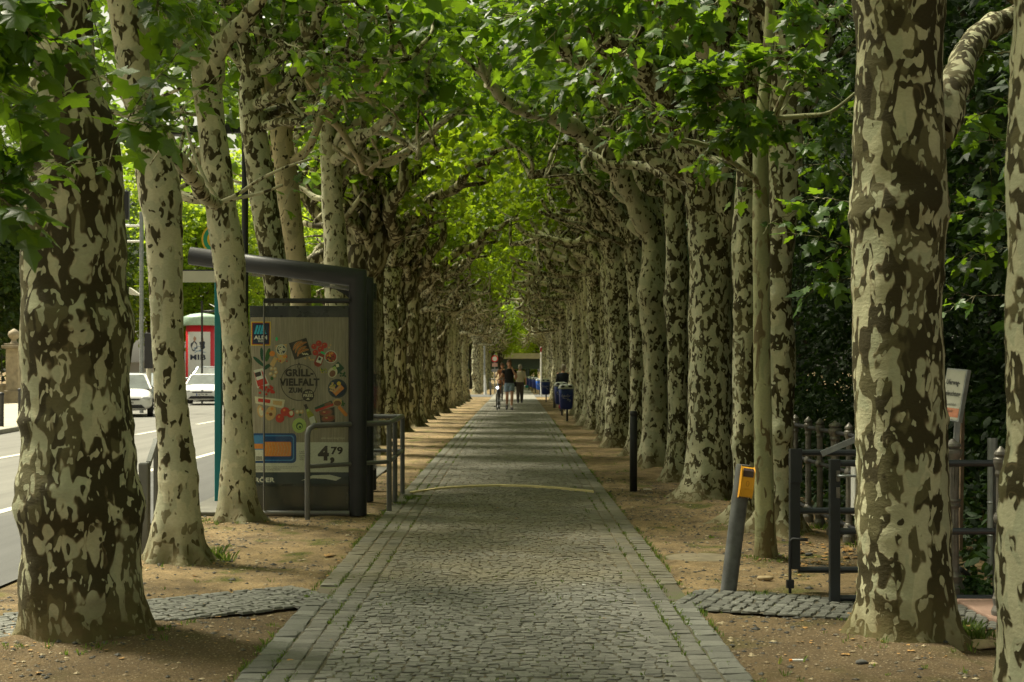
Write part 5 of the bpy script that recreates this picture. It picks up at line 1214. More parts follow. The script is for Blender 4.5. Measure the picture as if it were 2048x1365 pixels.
sg_ = thing('signal_mast', 'tall grey mast with two white arms and a dark signal head, across the street', 'traffic signal', (P(283, 0, 47).x, 47, 0)); D_ = 47; xm = P(283, 0, D_).x
b = MB(); b.tube([(xm, D_, 0), (xm, D_, P(0, 425, D_).z)], 0.07, 10); b.build('mast', M['galv'], sg_)
for yy in (452, 483): b = MB(); b.tube([(xm, D_, P(0, yy, D_).z), (xm-0.85, D_, P(0, yy, D_).z)], 0.035, 8); b.build('arm', M['white'], sg_)
b = MB(); a = P(250, 412, D_); b.box((a.x, D_-0.1, a.z), (0.34, 0.2, 0.95)); b.build('signal_head', M['black'], sg_, bevel=0.03)
b = MB(); b.prism([P(283, 592, D_), P(258, 575, D_), P(258, 589, D_)], (0, 0.3, 0)); b.build('lamp_head', M['offwhite'], sg_)
sb = thing('signal_box', 'dark back of a sign on a pale post, right of the tall mast', 'sign', (P(300, 0, 50).x, 50, 0)); a = P(301, 702, 50)
b = MB(); b.box((a.x, 50, a.z), (0.42, 0.12, 1.25)); b.build('sign_panel', M['steel_dark'], sb, bevel=0.02)
b = MB(); b.tube([(a.x-.1, 50.15, 0), (a.x-.1, 50.15, a.z)], 0.09, 10); b.build('post', M['offwhite'], sb)
lp = thing('street_lamp', 'thin black street lamp with a small white head, in front of the red column', 'street lamp', (P(404, 0, 61).x, 61, 0)); xm = P(404, 0, 61).x
b = MB(); b.tube([(xm, 61, 0), (xm, 61, P(0, 602, 61).z)], 0.045, 8); b.tube([(xm, 61, P(0, 624, 61).z), (xm+0.75, 61, P(0, 622, 61).z)], 0.05, 8); b.build('post', M['black'], lp)
b = MB(); b.prism([P(418, 608, 61), P(440, 619, 61), P(440, 622, 61)], (0, .3, 0)); b.build('lamp_head', M['white'], lp)

# ---------------------------------------------------------------- advertising column
ac = thing('advertising_column', 'round red advertising column with a pale green cap and a white film poster', 'advertising column', (-15.3, 70, 0)); rC = 0.74
b = MB(); b.lathe([(rC*1.04, 0), (rC*1.04, 0.25), (rC, 0.3), (rC, 3.62)], (-15.3, 70, 0), 40); b.build('drum', M['red'], ac)
b = MB(); b.lathe([(rC*1.16, 3.62), (rC*1.18, 3.66), (rC*1.18, 3.98), (rC*1.14, 4.05), (rC*0.7, 4.18), (0.05, 4.24)], (-15.3, 70, 0), 40); b.build('cap', simple('pale_green_cap', (0.42, 0.58, 0.44), 0.5), ac)
pm2 = []; pr2 = MB()
def cyl(x, z, l): th = (x)/rC; rr_ = rC+0.004+0.003*l; return Vector((-15.3+rr_*math.sin(th), 70-rr_*math.cos(th), z))
def cpoly(pts, m_, l): pr2.add([cyl(x, z, l) for x, z in pts], [tuple(range(len(pts)))], m_)
ws = [-0.58+i*0.1 for i in range(13)]
for i in range(12): cpoly([(ws[i], 0.5), (ws[i+1], 0.5), (ws[i+1], 3.3), (ws[i], 3.3)], 0, 1)
Rr = random.Random(3)
for (x, z, rx, rz, m_) in [(-.18, 2.62, .17, .24, 1), (.22, 2.64, .14, .22, 1), (-.15, 2.95, .07, .11, 2), (.22, 2.93, .065, .1, 2), (0.02, 2.45, .2, .14, 3), (.1, 2.3, .28, .05, 3), (-.25, 1.1, .22, .16, 4), (.3, 1.0, .2, .1, 4)]:
    pts = [(x+rx*math.cos(2*PI*i/12)*(1+.3*Rr.uniform(-1, 1)), z+rz*math.sin(2*PI*i/12)*(1+.3*Rr.uniform(-1, 1))) for i in range(12)]; cpoly(pts, m_, 2+Rr.random()+(1 if m_ == 2 else 0))
pr2.text('MIB', (-0.40, 0.38, 1.93, 2.19), 1, 0.03, lambda x, z: cyl(x, z, 4)); pr2.text('2019', (0.05, 0.40, 3.02, 3.12), 1, 0.02, lambda x, z: cyl(x, z, 4)) if False else None
pr2.build('poster', [M['white'], flat((0.02, 0.03, 0.06)), flat((0.5, 0.3, 0.2)), flat((0.25, 0.35, 0.5)), flat((0.45, 0.40, 0.28))], ac)
ne = thing('no_entry_sign', 'small round red no entry sign right of the advertising column', 'road sign', (P(422, 0, 75).x, 75, 0)); c_ = P(423, 699, 75)
b = MB(); b.tube([(c_.x, 75.06, 0), (c_.x, 75.06, c_.z+0.2)], 0.035, 8); b.build('post', M['galv'], ne)
roundsign(c_, 0.26, [M['red']], [1], ne); b = MB(); b.box((c_.x, c_.y-0.012, c_.z), (0.34, 0.006, 0.07)); b.build('bar', M['white'], ne)

# ---------------------------------------------------------------- garden wall, pillar, building, bollards over the street
gw = thing('garden_wall', 'low stone garden wall with dark iron railings left of the big trunk', 'wall', (-24, 57.5, 0))
b = MB(); b.box((-26.4, 57.7, 0.40), (12, 0.4, 0.80)); b.box((-26.4, 57.7, 0.84), (12, 0.5, 0.08)); b.box((-20.6, 26.0, 0.40), (0.4, 62, 0.80)); b.box((-20.6, 26.0, 0.84), (0.5, 62, 0.08)); b.build('wall_base', M['stone_wall'], gw)
b = MB()
for k in range(60): b.bar((-32.3+k*0.2, 57.7, 0.88), (-32.3+k*0.2, 57.7, 2.1), 0.03, 0.03, up=(0, 1, 0))
for z_ in (1.0, 1.95): b.bar((-32.4, 57.73, z_), (-20.45, 57.73, z_), 0.04, 0.04)
b.build('iron_railing', M['black'], gw)
pl_ = thing('gate_pillar', 'old stone gate pillar topped with a ball finial at far left', 'pillar', (-20.1, 57.4, 0))
b = MB(); b.box((-20.1, 57.4, 1.15), (0.5, 0.5, 2.3)); b.box((-20.1, 57.4, 0.3), (0.62, 0.62, 0.6)); b.build('shaft', M['stone'], pl_, bevel=0.02)
b = MB(); b.box((-20.1, 57.4, 2.36), (0.78, 0.78, 0.12)); b.box((-20.1, 57.4, 2.46), (0.62, 0.62, 0.08)); b.build('capstone', M['stone_wall'], pl_, bevel=0.02)
b = MB(); b.lathe([(0.20, 2.50), (0.12, 2.56), (0.10, 2.66), (0.19, 2.74), (0.24, 2.86), (0.20, 2.98), (0.08, 3.06), (0.02, 3.1)], (-20.1, 57.4, 0), 18); b.build('finial', M['stone'], pl_)
bw = thing('boundary_wall', 'pale beige boundary wall behind the white cars across the street', 'wall', (-20, 78, 0)); b = MB(); b.box((-22, 78, 0.9), (8.5, 0.3, 1.8)); b.box((-22, 78, 1.84), (8.7, 0.42, 0.08)); b.build('wall_face', M['plaster'], bw)
bd = thing('house', 'pale plastered house behind the street trees, glimpsed through gaps', 'house', (-17, 112, 0))
b = MB(); b.box((-15, 116, 4.1), (16, 8, 8.2)); b.build('wall', M['plaster'], bd)
b = MB(); b.prism([(-23.6, 111.4, 8.2), (-6.4, 111.4, 8.2), (-8.5, 116, 11.4), (-21.5, 116, 11.4)], (0, 0.3, 0)); b.box((-15, 116.3, 8.3), (17, 9, 0.22)); b.build('roof', simple('slate_roof', (0.08, 0.075, 0.08), 0.7), bd)
for z_ in (1.6, 4.6, 7.0):
    for k in range(6):
        x_ = -21.5+k*2.6; b = MB(); b.box((x_, 111.98, z_), (1.1, 0.08, 1.5)); fr_ = b.build('window', M['white'], bd)
        b = MB(); b.box((x_, 111.93, z_), (0.9, 0.03, 1.3)); b.build('pane', M['glass_dark'], fr_)
for (x, y, lb) in ((P(40, 0, 40.6).x, 40.6, 'thin dark bollard on the far pavement beside the gate pillar'), (P(3, 0, 33.2).x, 33.2, 'thin dark bollard cut by the left edge on the far pavement')):
    b = MB(); b.lathe([(0.06, 0.09), (0.055, 0.12), (0.055, 0.82), (0.065, 0.83), (0.06, 0.88), (0.02, 0.9)], (x, y, 0), 12); tag(b.build('bollard', M['steel_dark']), lb, 'bollard')

# ---------------------------------------------------------------- cars
def car(label, loc, s, paint, plate='', rz=0.0, h=1.45):
    root = thing('parked_car', label, 'car', (0, 0, 0), 'cars parked across the street'); W2 = 0.87
    # stations along y: (y, z_bottom, z_belt, half width)
    st_ = [(-2.05, 0.32, 0.50, 0.60), (-2.02, 0.24, 0.66, 0.74), (-1.9, 0.20, 0.76, 0.82), (-1.5, 0.20, 0.86, 0.87), (-0.95, 0.20, 0.94, 0.88), (0.2, 0.20, 0.97, 0.88), (1.3, 0.20, 0.98, 0.87), (1.85, 0.24, 0.96, 0.82), (2.02, 0.32, 0.80, 0.70)]
    b = MB(); vs = []; prof = [(-1, 0), (-1.0, .45), (-.97, .82), (-.80, 1.0), (-.4, 1.03), (.4, 1.03), (.80, 1.0), (.97, .82), (1.0, .45), (1, 0)]
    for y, z0, z1, w_ in st_: vs += [(px_*w_, y, z0+(z1-z0)*pz) for px_, pz in prof]
    k = len(prof); fs = [(i*k+j, i*k+(j+1) % k, (i+1)*k+(j+1) % k, (i+1)*k+j) for i in range(len(st_)-1) for j in range(k)]
    fs += [tuple(range(k))[::-1], tuple((len(st_)-1)*k+j for j in range(k))]
    b.add(vs, fs, 0, True); body = b.build('body', paint, root)
    sub_ = body.modifiers.new('round', 'SUBSURF'); sub_.levels = 1; sub_.render_levels = 2
    b = MB(); c0 = [(-0.98, .93, .80), (-0.30, h-.03, .62), (0.9, h, .62), (1.75, .97, .76)]; vs = []
    for y, z, w_ in c0: vs += [(-w_, y, z), (w_, y, z)]
    rf = [(-0.30, h-.03, .62), (0.2, h+.015, .63), (0.95, h-.01, .61)]
    vs = [];
    for y, z, w_ in rf: vs += [(-w_, y, z-.05), (-w_*.85, y, z), (w_*.85, y, z), (w_, y, z-.05)]
    b.add(vs, [(i*4+j, i*4+j+1, (i+1)*4+j+1, (i+1)*4+j) for i in range(2) for j in range(3)], 0, True)
    for sg in (-1, 1):     # pillars
        b.bar((sg*.80, -.95, .93), (sg*.61, -.30, h-.04), .07, .05); b.bar((sg*.61, .95, h-.05), (sg*.76, 1.72, .96), .09, .08); b.bar((sg*.83, .15, .95), (sg*.62, .2, h-.04), .05, .07)
    b.build('roof', paint, root)
    b = MB(); b.add([(-.79, -.97, .935), (.79, -.97, .935), (.60, -.31, h-.05), (-.60, -.31, h-.05)], [(0, 1, 2, 3)]); b.build('windscreen', M['glass_dark'], root)
    b = MB(); b.add([(-.74, 1.72, .96), (.74, 1.72, .96), (.59, .96, h-.05), (-.59, .96, h-.05)], [(3, 2, 1, 0)])
    for sg in (-1, 1): b.add([(sg*.82, -.9, .95), (sg*.80, 1.6, .97), (sg*.61, .95, h-.06), (sg*.61, -.3, h-.07)], [(0, 1, 2, 3)])
    b.build('side_windows', M['glass_dark'], root)
    for sg in (-1, 1):
        b = MB(); b.ball((sg*.63, -1.965, .63), .12, 0, 12, 8, (1.45, .5, .62)); b.build('headlight', M['lamp_lens'], root)
        b = MB(); b.ball((sg*.97, -.72, 1.0), .09, 0, 10, 6, (1.1, .6, .75)); b.build('mirror', paint, root)
    b = MB(); b.prism([(-.50, -2.065, .42), (.50, -2.065, .42), (.62, -2.065, .30), (-.62, -2.065, .30)], (0, .08, 0)); b.prism([(-.46, -2.05, .62), (.46, -2.05, .62), (.42, -2.06, .57), (-.42, -2.06, .57)], (0, .06, 0)); b.build('grille', M['black'], root)
    b = MB(); b.box((0, -2.075, .49), (.52, .02, .115)); pla = b.build('number_plate', M['white'], root)
    b = MB(); b.box((-.24, -2.088, .49), (.04, .004, .105)); b.build('blue_strip', flat((0.01, .06, .4)), pla)
    if plate: b = MB(); b.text(plate, (-.19, .24, .455, .525), 0, .02, lambda x, z: Vector((x, -2.089, z))); b.build('lettering', M['black'], pla)
    b = MB(); b.lathe([(.055, 0), (.055, .01)], (0, 0, 0), 16); b.v = [(v[0], -2.05-v[2]*1.0, .66+v[1]) for v in b.v]; b.build('badge', M['galv'], root)
    for sg in (-1, 1):
        for y in (-1.32, 1.25):
            b = MB(); b.lathe([(.20, -.1), (.31, -.1), (.32, -.07), (.32, .07), (.31, .1), (.20, .1)], (0, 0, 0), 20); b.v = [(sg*.78+v[2], y+v[0], .32+v[1]) for v in b.v]; ty = b.build('wheel', M['rubber'], root)
            b = MB(); b.lathe([(.20, -.08), (.21, .09), (.05, .06)], (0, 0, 0), 14); b.v = [(sg*.78+v[2]*sg, y+v[0], .32+v[1]) for v in b.v]; b.build('rim', M['galv'], ty)
    root.location = loc; root.rotation_euler = (0, 0, rz); root.scale = (s, s, s); return root
car('white hatchback facing us between the two left trunks', (P(254, 0, 44.4).x, 44.4, 0), .90, M['car_white'], 'F ZA 8090', 0.25)
car('white saloon facing us beside the teal mast', (P(411, 0, 59.2).x, 59.2, 0), .90, M['car_white'], 'HG TN 180', 0.14, 1.40)
car('silver grey car behind the white saloon, below the red column', (P(426, 0, 66.5).x, 66.5, 0), 1.03, M['car_grey'], '', -0.05, 1.55)
car('grey car hidden behind the white hatchback', (P(280, 0, 52.5).x, 52.5, 0), .90, M['car_grey'], '', -0.05)

# ---------------------------------------------------------------- gates and cast iron fence on the right
def gate(label, D, xl, xr, yt, ym, yb, y0, wl, xr_post=True):
    root = thing('metal_gate', label, 'gate', (P(xl, 0, D).x, D, 0)); Z = lambda y: P(0, y, D).z; X = lambda x: P(x, 0, D).x
    b = MB(); b.box((X(xl), D, (Z(yt-8)+Z(y0))/2), (wl, 0.05, Z(yt-8)-Z(y0))); b.build('stile', M['gate_paint'], root, bevel=0.004)
    if xr_post: b = MB(); b.box((X(xr), D, (Z(yt-3)+Z(yb+8))/2), (0.05, 0.05, Z(yt-3)-Z(yb+8))); b.build('stile', M['gate_paint'], root, bevel=0.004)
    for y in (yt, ym, yb): b = MB(); b.tube([(X(xl)+wl*.3, D, Z(y)), (X(xr), D, Z(y))], 0.021, 12); b.build('rail', M['gate_paint'], root)
    return root
g1 = gate('rear blue-black tube gate with a drop bolt and a flat grey arm', 9.0, 1589, 1880, 906, 1022, 1140, 1138, 0.065)
b = MB(); X9 = lambda x: P(x, 0, 9.0).x; Z9 = lambda y: P(0, y, 9.0).z
b.box((X9(1590), 8.965, (Z9(897)+Z9(965))/2), (0.075, 0.02, Z9(897)-Z9(965))); b.build('lock_case', M['gate_paint'], g1, bevel=0.004)
b = MB(); b.tube([(X9(1577), 8.95, 0.0), (X9(1577), 8.95, Z9(1082)), (X9(1581), 8.95, Z9(1077)), (X9(1612), 8.95, Z9(1078))], 0.010, 8); b.box((X9(1577), 8.95, Z9(1166)), (0.045, 0.04, 0.05)); b.build('drop_bolt', M['steel_dark'], g1)
b = MB(); b.bar(P(1643, 908, 8.95), P(1735, 869, 8.95), 0.012, 0.036, up=(0, 0, 1)); b.build('closer_arm', M['galv'], g1)
g2_ = gate('front black tube gate running behind the big right trunk', 8.6, 1669, 1996, 927, 1063, 1197, 1206, 0.062)
X8 = lambda x: P(x, 0, 8.6).x; Z8 = lambda y: P(0, y, 8.6).z
for yy in (952, 985): b = MB(); b.box((X8(1674), 8.57, Z8(yy)), (0.022, 0.012, 0.065)); b.build('lock_plate', M['iron'], g2_, bevel=0.002)
b = MB(); b.tube([(X8(1674), 8.56, Z8(951)), (X8(1676), 8.52, Z8(951)), (X8(1690), 8.52, Z8(950)), (X8(1714), 8.52, Z8(951))], 0.008, 8); b.build('handle', M['galv'], g2_)
b = MB(); b.box((P(1745, 0, 9.3).x, 9.3, P(0, 980, 9.3).z), (0.26, 0.12, 0.34)); mbx = tag(b.build('meter_box', M['white'], bevel=0.01), 'white box fixed behind the gates, mostly hidden by the big right trunk', 'box')
fe = thing('iron_fence', 'weathered cast iron fence of fluted posts and round rails', 'fence', (2.75, 11.6, 0))
def fpost(y, big, x=2.75):
    s = 1.45 if big else 1.0; h = 0.97; b = MB()
    pf = [(.050*s, 0), (.052*s, .05), (.040*s, .08), (.047*s, .12), (.030*s, .15), (.029*s, .17), (.0275*s, .18), (.0265*s, .55)]
    pf2 = [(.0265*s, .60), (.026*s, .80), (.032*s, .82), (.028*s, .84), (.036*s, .865), (.041*s, .885), (.041*s, .905), (.030*s, .915), (.038*s, .93), (.034*s, .945), (.018*s, .96), (.006*s, .975)]
    b.lathe(pf, (x, y, 0), 24, smooth=False, flute=(0.19, .56)); b.lathe([(.033*s, .55), (.036*s, .56), (.030*s, .575), (.036*s, .59), (.033*s, .60)], (x, y, 0), 24, smooth=False); b.lathe(pf2, (x, y, 0), 24, smooth=False, flute=(0.61, .81))
    o = b.build('fence_post', M['iron'], fe)
    for z_ in (.57, .13): b = MB(); b.ball((x, y, z_), .042*min(s, 1.15), 0, 12, 8); b.build('collar', M['iron'], o)
ysf = [8.0, 8.88, 10.1, 10.6, 11.1, 11.6, 12.1, 12.7, 13.2, 13.8]+[14.3+0.5*k for k in range(18)]
for y in ysf: fpost(y, y in (8.88, 12.1, 15.3, 18.3, 21.3))
for z_ in (.875, .57, .13): b = MB(); b.tube([(2.75, 10.1, z_), (2.75, 22.9, z_)], 0.018, 10); b.build('rail', M['steel_dark'], fe)
b = MB(); b.box((3.35, 8.15, -0.02), (1.35, 0.95, 0.09)); tag(b.build('step_slab', M['slab_red'], bevel=0.01), 'reddish sandstone step slab between the gate and the right edge', 'step')
b = MB(); b.tube([(P(1985, 0, 9.5).x, 9.5, 0.02), (P(1985, 0, 9.5).x, 9.5, .95)], 0.034, 14); x_ = P(1985, 0, 9.5).x
for z_ in (.30, .52, .78): b.lathe([(.036, z_-.006), (.037, z_), (.036, z_+.006)], (x_, 9.5, 0), 14)
tag(b.build('drain_pipe', M['galv']), 'upright galvanised pipe behind the right end of the gate', 'pipe')
b = MB(); b.tube([P(1905, 1165, 9.2), P(1920, 1138, 9.25), P(1935, 1150, 9.3), P(1950, 1185, 9.3)], 0.02, 10); hs_ = tag(b.build('hose', M['rubber']), 'black hose looping out of the ivy behind the gate', 'hose')
# sign board on a leaning post
sn = thing('notice_board', 'narrow white notice on a leaning grey post right of the big trunk', 'sign', (P(1900, 0, 9.6).x, 9.6, 0)); D_ = 9.6
base = P(1893, 1150, D_); base.z = 0; topc = P(1925, 745, D_); R_ = Matrix.Rotation(math.radians(-66), 3, 'Z')
b = MB(); b.bar(base, P(1921, 760, D_), 0.035, 0.035, up=(0, 1, 0)); b.build('post', M['galv'], sn, bevel=0.004)
ax_u = (P(1925, 745, D_)-P(1908, 842, D_)).normalized(); ax_r = Vector((0.33, -0.944, 0)); ax_r = (ax_r-ax_u*ax_r.dot(ax_u)).normalized(); nn_ = ax_r.cross(ax_u).normalized()
if nn_.y > 0: nn_ = -nn_
ctr = P(1908, 790, D_-0.08)
def nb(u, v, k=0.0): return ctr+ax_r*u+ax_u*v+nn_*(0.012+k)
b = MB(); b.prism([ctr+ax_r*u+ax_u*v+nn_*0.01 for u, v in ((-.11, -.175), (.11, -.175), (.11, .175), (-.11, .175))], nn_*-0.03); bo = b.build('panel', M['galv'], sn)
b = MB(); b.add([nb(u, v) for u, v in ((-.105, -.165), (.10, -.165), (.10, .165), (-.105, .165))], [(0, 1, 2, 3)], 0); b.add([nb(u, v, .001) for u, v in ((-.10, -.15), (.098, -.15), (.098, -.09), (-.10, -.09))], [(0, 1, 2, 3)], 1)
b.text('Uferweg-', (-.085, .06, .055, .10), 2, .03, lambda x, z: nb(x, z, .002)); b.text('beleuchtung', (-.09, .085, -.02, .025), 2, .02, lambda x, z: nb(x, z, .002)); b.text('voraussichtlich', (-.08, .06, -.075, -.055), 2, 0, lambda x, z: nb(x, z, .002)); b.text('bis Juli', (-.07, .03, -.125, -.10), 2, .0, lambda x, z: nb(x, z, .002))
b.build('lettering', [simple('faded_notice', (0.36, 0.36, 0.30), 0.5, var=0.12, scale=12), flat((0.42, 0.17, 0.10)), flat((0.05, 0.05, 0.05))], bo)
b = MB(); b.bar(P(1921, 1100, 9.7), P(1925, 810, 9.7), 0.022, 0.03, up=(0, 1, 0)); b.build('stake', M['wood_old'], sn)
b = MB(); b.tube([P(1905, 843, 9.55), P(1928, 846, 9.72)], 0.005, 6); b.build('wire_tie', M['galv'], sn)
# ivy round the foot of the fence
rngi = np.random.default_rng(8); cl = [tuple(P(x, 1180+rngi.uniform(-22, 18), 9.0+rngi.uniform(-.25, .5))) for x in np.linspace(1885, 1985, 26)]
cl += [(3.1+rngi.uniform(-.3, .6), 8.85+rngi.uniform(-.1, .3), 0.05) for _ in range(20)]
V_, F_ = leaf_cloud(rngi, cl, 12, 0.10, 0.055, T_MD, up=1.1)
o = np_mesh('ivy', V_, F_, M['ivy']); tag(o, 'patch of green ivy behind the lower rail of the front gate', 'ivy')
rngu = np.random.default_rng(18); cu_ = np.stack([rngu.uniform(3.05, 8.5, 2200), 9.2+24*rngu.random(2200)**1.4, rngu.uniform(0.0, 1.0, 2200)], 1); cu_[:, 2] *= np.clip((cu_[:, 0]-2.9)/1.2, 0.15, 1)
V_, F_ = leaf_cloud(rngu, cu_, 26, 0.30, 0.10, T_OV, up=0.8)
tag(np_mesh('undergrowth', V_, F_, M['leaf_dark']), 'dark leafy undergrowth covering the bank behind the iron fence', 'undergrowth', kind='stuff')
# leaning post with the amber push button
ap = thing('signal_post', 'leaning grey post with an amber push-button box', 'signal post', (G(1455, 1182).x, G(1455, 1182).y, 0)); D_ = G(1455, 1182).y
ba = G(1455, 1182)+Vector((0, 0, -0.05)); tp = P(1488, 930, D_); ax = (tp-ba).normalized(); rt_ = Vector((ax.z, 0, -ax.x))
b = MB(); b.tube([ba, ba.lerp(tp, .5), ba.lerp(tp, .97), tp], [.052, .052, .051, .047], 14); b.build('post', simple('weathered_grey_post', (0.11, 0.115, 0.115), 0.6, var=0.35, scale=12, bump=0.3), ap)
c_ = P(1487, 963, D_)+Vector((0.008, -0.07, 0)); 
def bx(u, v, k): return c_+rt_*u+ax*v+Vector((0, -k, 0))
side = [(-.098, -.02), (-.092, .022), (-.04, .038), (.03, .036), (.075, .026), (.097, -.02)]
vs = [bx(-.042, v, k) for v, k in side]+[bx(.042, v, k) for v, k in side]; n_ = len(side)
b = MB(); b.add(vs, [tuple(range(n_)), tuple(range(n_, 2*n_))[::-1]]+[(i, (i+1) % n_, n_+(i+1) % n_, n_+i) for i in range(n_)]); ab = b.build('button_box', M['yellow'], ap, bevel=0.006)
vs = [bx(u, v, k+.0035) for v, k in ((.035, .036), (.073, .028), (.088, .008)) for u in (-.033, .033)]
b = MB(); b.add(vs, [(0, 1, 3, 2), (2, 3, 5, 4)]); b.build('window', simple('dark_brown_lens', (0.05, 0.02, 0.02), 0.15, spec=.8), ab)
b = MB(); b.text('0', (-.010, .012, -.025, .012), 0, -0.01, lambda x, z: bx(x, z, .0405)); b.box(bx(0.001, -.04, .039), (.03, .002, .003)); b.build('button_mark', flat((0.62, 0.25, 0.01)), ab)
b = MB(); g = G(1267, 983); b.lathe([(.044, -.02), (.044, .86), (.040, .865), (.040, .885), (.044, .89), (.043, .925), (.03, .935)], (g.x, g.y, 0), 18); tag(b.build('bollard', M['steel_dark']), 'dark round bollard standing in the sand right of the path', 'bollard')
b = MB(); g = G(1295, 980); b.box((g.x, g.y, 0.006), (0.09, 0.05, 0.006)); tag(b.build('paper_scrap', M['offwhite']), 'flat pale scrap lying on the sand beside the dark bollard', 'litter')
# ---------------------------------------------------------------- litter bins
def bin_(x, y, s, label, paint, n_marks=True):
    root = thing('litter_bin', label, 'litter bin', (x, y, 0), 'blue litter bins along the right side of the path')
    b = MB(); prof = [(0.165, -.30), (.18, -.26), (.20, .22), (.205, .28)]; vs = []; fs = []; k = 20
    for i, (r, z) in enumerate([(.10, .335), (.165, .36), (.185, .42), (.205, .70), (.215, .93)]):
        for j in range(k):
            a = 2*PI*j/k; cx = math.copysign(abs(math.cos(a))**0.55, math.cos(a)); sy = math.copysign(abs(math.sin(a))**0.55, math.sin(a)); vs.append((x+cx*r, y+sy*r*.8, z))
    fs = [(i*k+j, i*k+(j+1) % k, (i+1)*k+(j+1) % k, (i+1)*k+j) for i in range(4) for j in range(k)]+[tuple(range(k))[::-1], tuple(4*k+j for j in range(k))]
    b.add(vs, fs, 0, True); body = b.build('bin_body', paint, root)
    b = MB(); vs = []
    for i, (r, z) in enumerate([(.222, .915), (.226, .93), (.215, .99), (.17, 1.035), (.08, 1.05)]):
        for j in range(k):
            a = 2*PI*j/k; cx = math.copysign(abs(math.cos(a))**0.6, math.cos(a)); sy = math.copysign(abs(math.sin(a))**0.6, math.sin(a)); vs.append((x+cx*r, y+sy*r*.8, z))
    b.add(vs, fs, 0, True); lid = b.build('lid', M['bin_lid'], root)
    b = MB()
    for sx in (-1, 1): b.ball((x+sx*.10, y-.155, .985), .06, 0, 12, 8, (1.1, .45, .62))
    b.build('opening', M['black'], lid)
    b = MB(); b.tube([(x+.03, y+.10, 0), (x+.03, y+.10, .95)], .032, 10); b.build('post', M['steel_dark'], root)
    if n_marks:      # white skyline emblem and swirl
        b = MB(); yy = y-.178
        sk_ = [(-.13, .70), (-.12, .76), (-.10, .70), (-.08, .69), (-.06, .75), (-.05, .70), (-.02, .70), (-.01, .74), (0, .70), (.03, .70), (.035, .78), (.05, .70), (.08, .70), (.09, .73), (.12, .72)]
        b.tube([(x+u, yy, v) for u, v in sk_], .0045, 5); b.tube([(x-.12, yy, .665), (x-.02, yy, .655), (x+.06, yy, .66)], .003, 5)
        b.tube([(x+.02, yy+.003, .60), (x+.04, yy+.003, .63), (x+.05, yy+.003, .595), (x+.07, yy+.003, .625), (x+.085, yy+.003, .59), (x+.10, yy+.003, .62), (x+.11, yy+.003, .58), (x+.08, yy+.003, .56)], .0045, 5)
        b.build('emblem', M['white'], body)
    root.scale = (s, s, s); root.location = (x, y, 0)
    return root
# note: geometry is built around (x, y), stored relative to the Empty
for (px, D, s, lb, m_) in [(1132.5, 39.4, .98, 'blue litter bin nearest us on a dark post, with a white skyline emblem', 'blue_bin'), (1122, 44.5, 1, 'blue litter bin half hidden behind the nearest bin', 'blue_bin'), (1091, 64, .98, 'blue litter bin with a pale lid, beside the white sign pole', 'blue_bin'), (1078.5, 82, .9, 'bright sky blue litter bin left of the white sign pole', 'blue_bright'),
                    (1070, 88, .95, 'third from last of the far blue bins', 'blue_bin'), (1063.5, 95, .95, 'second from last of the far blue bins', 'blue_bin'), (1057, 103, .95, 'farthest blue litter bin, leftmost of the row', 'blue_bin')]:
    bin_(P(px, 0, D).x, D, s, lb, M[m_], D < 85)
for (px, py, lb, h) in [(1109, 816, 'slim grey bollard left of the nearest blue bins', .90), (981, 791, 'slim grey bollard left of the path near the white post', .75)]:
    g = G(px, py); b = MB(); b.lathe([(.05, -.02), (.05, h-.03), (.055, h-.02), (.05, h), (.02, h+.01)], (g.x, g.y, 0), 12); tag(b.build('bollard', M['steel_grey']), lb, 'bollard')
wp = thing('sign_post', 'tall white sign pole right of the path, seen beside the bins', 'sign', (P(1082, 0, 78).x, 78, 0)); x_ = P(1082, 0, 78).x
b = MB(); b.tube([(x_, 78, 0), (x_, 78, P(0, 694, 78).z)], .04, 8); b.build('post', M['white'], wp)
for yy, hh, m_ in ((700, .24, 'cloth_red'), (712, .16, 'white')): b = MB(); b.box((x_, 77.94, P(0, yy, 78).z), (.08, .03, hh)); b.build('sign_plate', M[m_], wp)
wl = thing('sign_post', 'grey pole with a white lower sleeve at the crossing, left of the cyclist', 'sign', (P(969, 0, 83).x, 83, 0)); x_ = P(969, 0, 83).x
b = MB(); b.tube([(x_, 83, 0), (x_, 83, P(0, 692, 83).z)], .05, 8); b.build('post', M['galv'], wl); b = MB(); b.tube([(x_+.06, 82.9, 0), (x_+.01, 82.9, 1.15)], [.09, .05], 10); b.build('sleeve', M['white'], wl)
rs = thing('road_sign', 'round red and white prohibition sign left of the man with the phone', 'road sign', (P(989, 0, 88).x, 88, 0)); c_ = P(989.5, 718, 88)
b = MB(); b.tube([(c_.x, 88.05, 0), (c_.x, 88.05, c_.z+.3)], .035, 8); b.build('post', M['galv'], rs); roundsign(c_, .21, [M['red'], M['white']], [1, .70], rs)
b = MB(); b.box((c_.x, 87.99, c_.z-.38), (.34, .02, .22)); b.build('sign_plate', simple('pink_white_plate', (.6, .35, .3), .5), rs)
# ---------------------------------------------------------------- bridge closing the avenue
br = thing('bridge', 'concrete and dark green steel bridge crossing the end of the avenue', 'bridge', (3, 136, 0))
b = MB(); b.box((3, 137, 2.05), (44, .6, .95)); b.build('girder', M['bridge_steel'], br)
b = MB(); b.box((3, 138.5, 2.72), (44, 5.0, .32)); b.box((3, 136.15, 2.98), (44, .25, .18)); b.build('deck', M['concrete'], br)
for x in (-9, -3.6, 1.8, 7.2, 12.6): b = MB(); b.tube([(x-.3, 137, 0), (x-.3, 137, 1.6)], .18, 10); b.build('pier', M['bridge_steel'], br)
b = MB()
for k in range(9): b.box((-13+k*4, 136.68, 2.05), (.08, .05, .9))
b.build('stiffener', M['bridge_steel'], br)

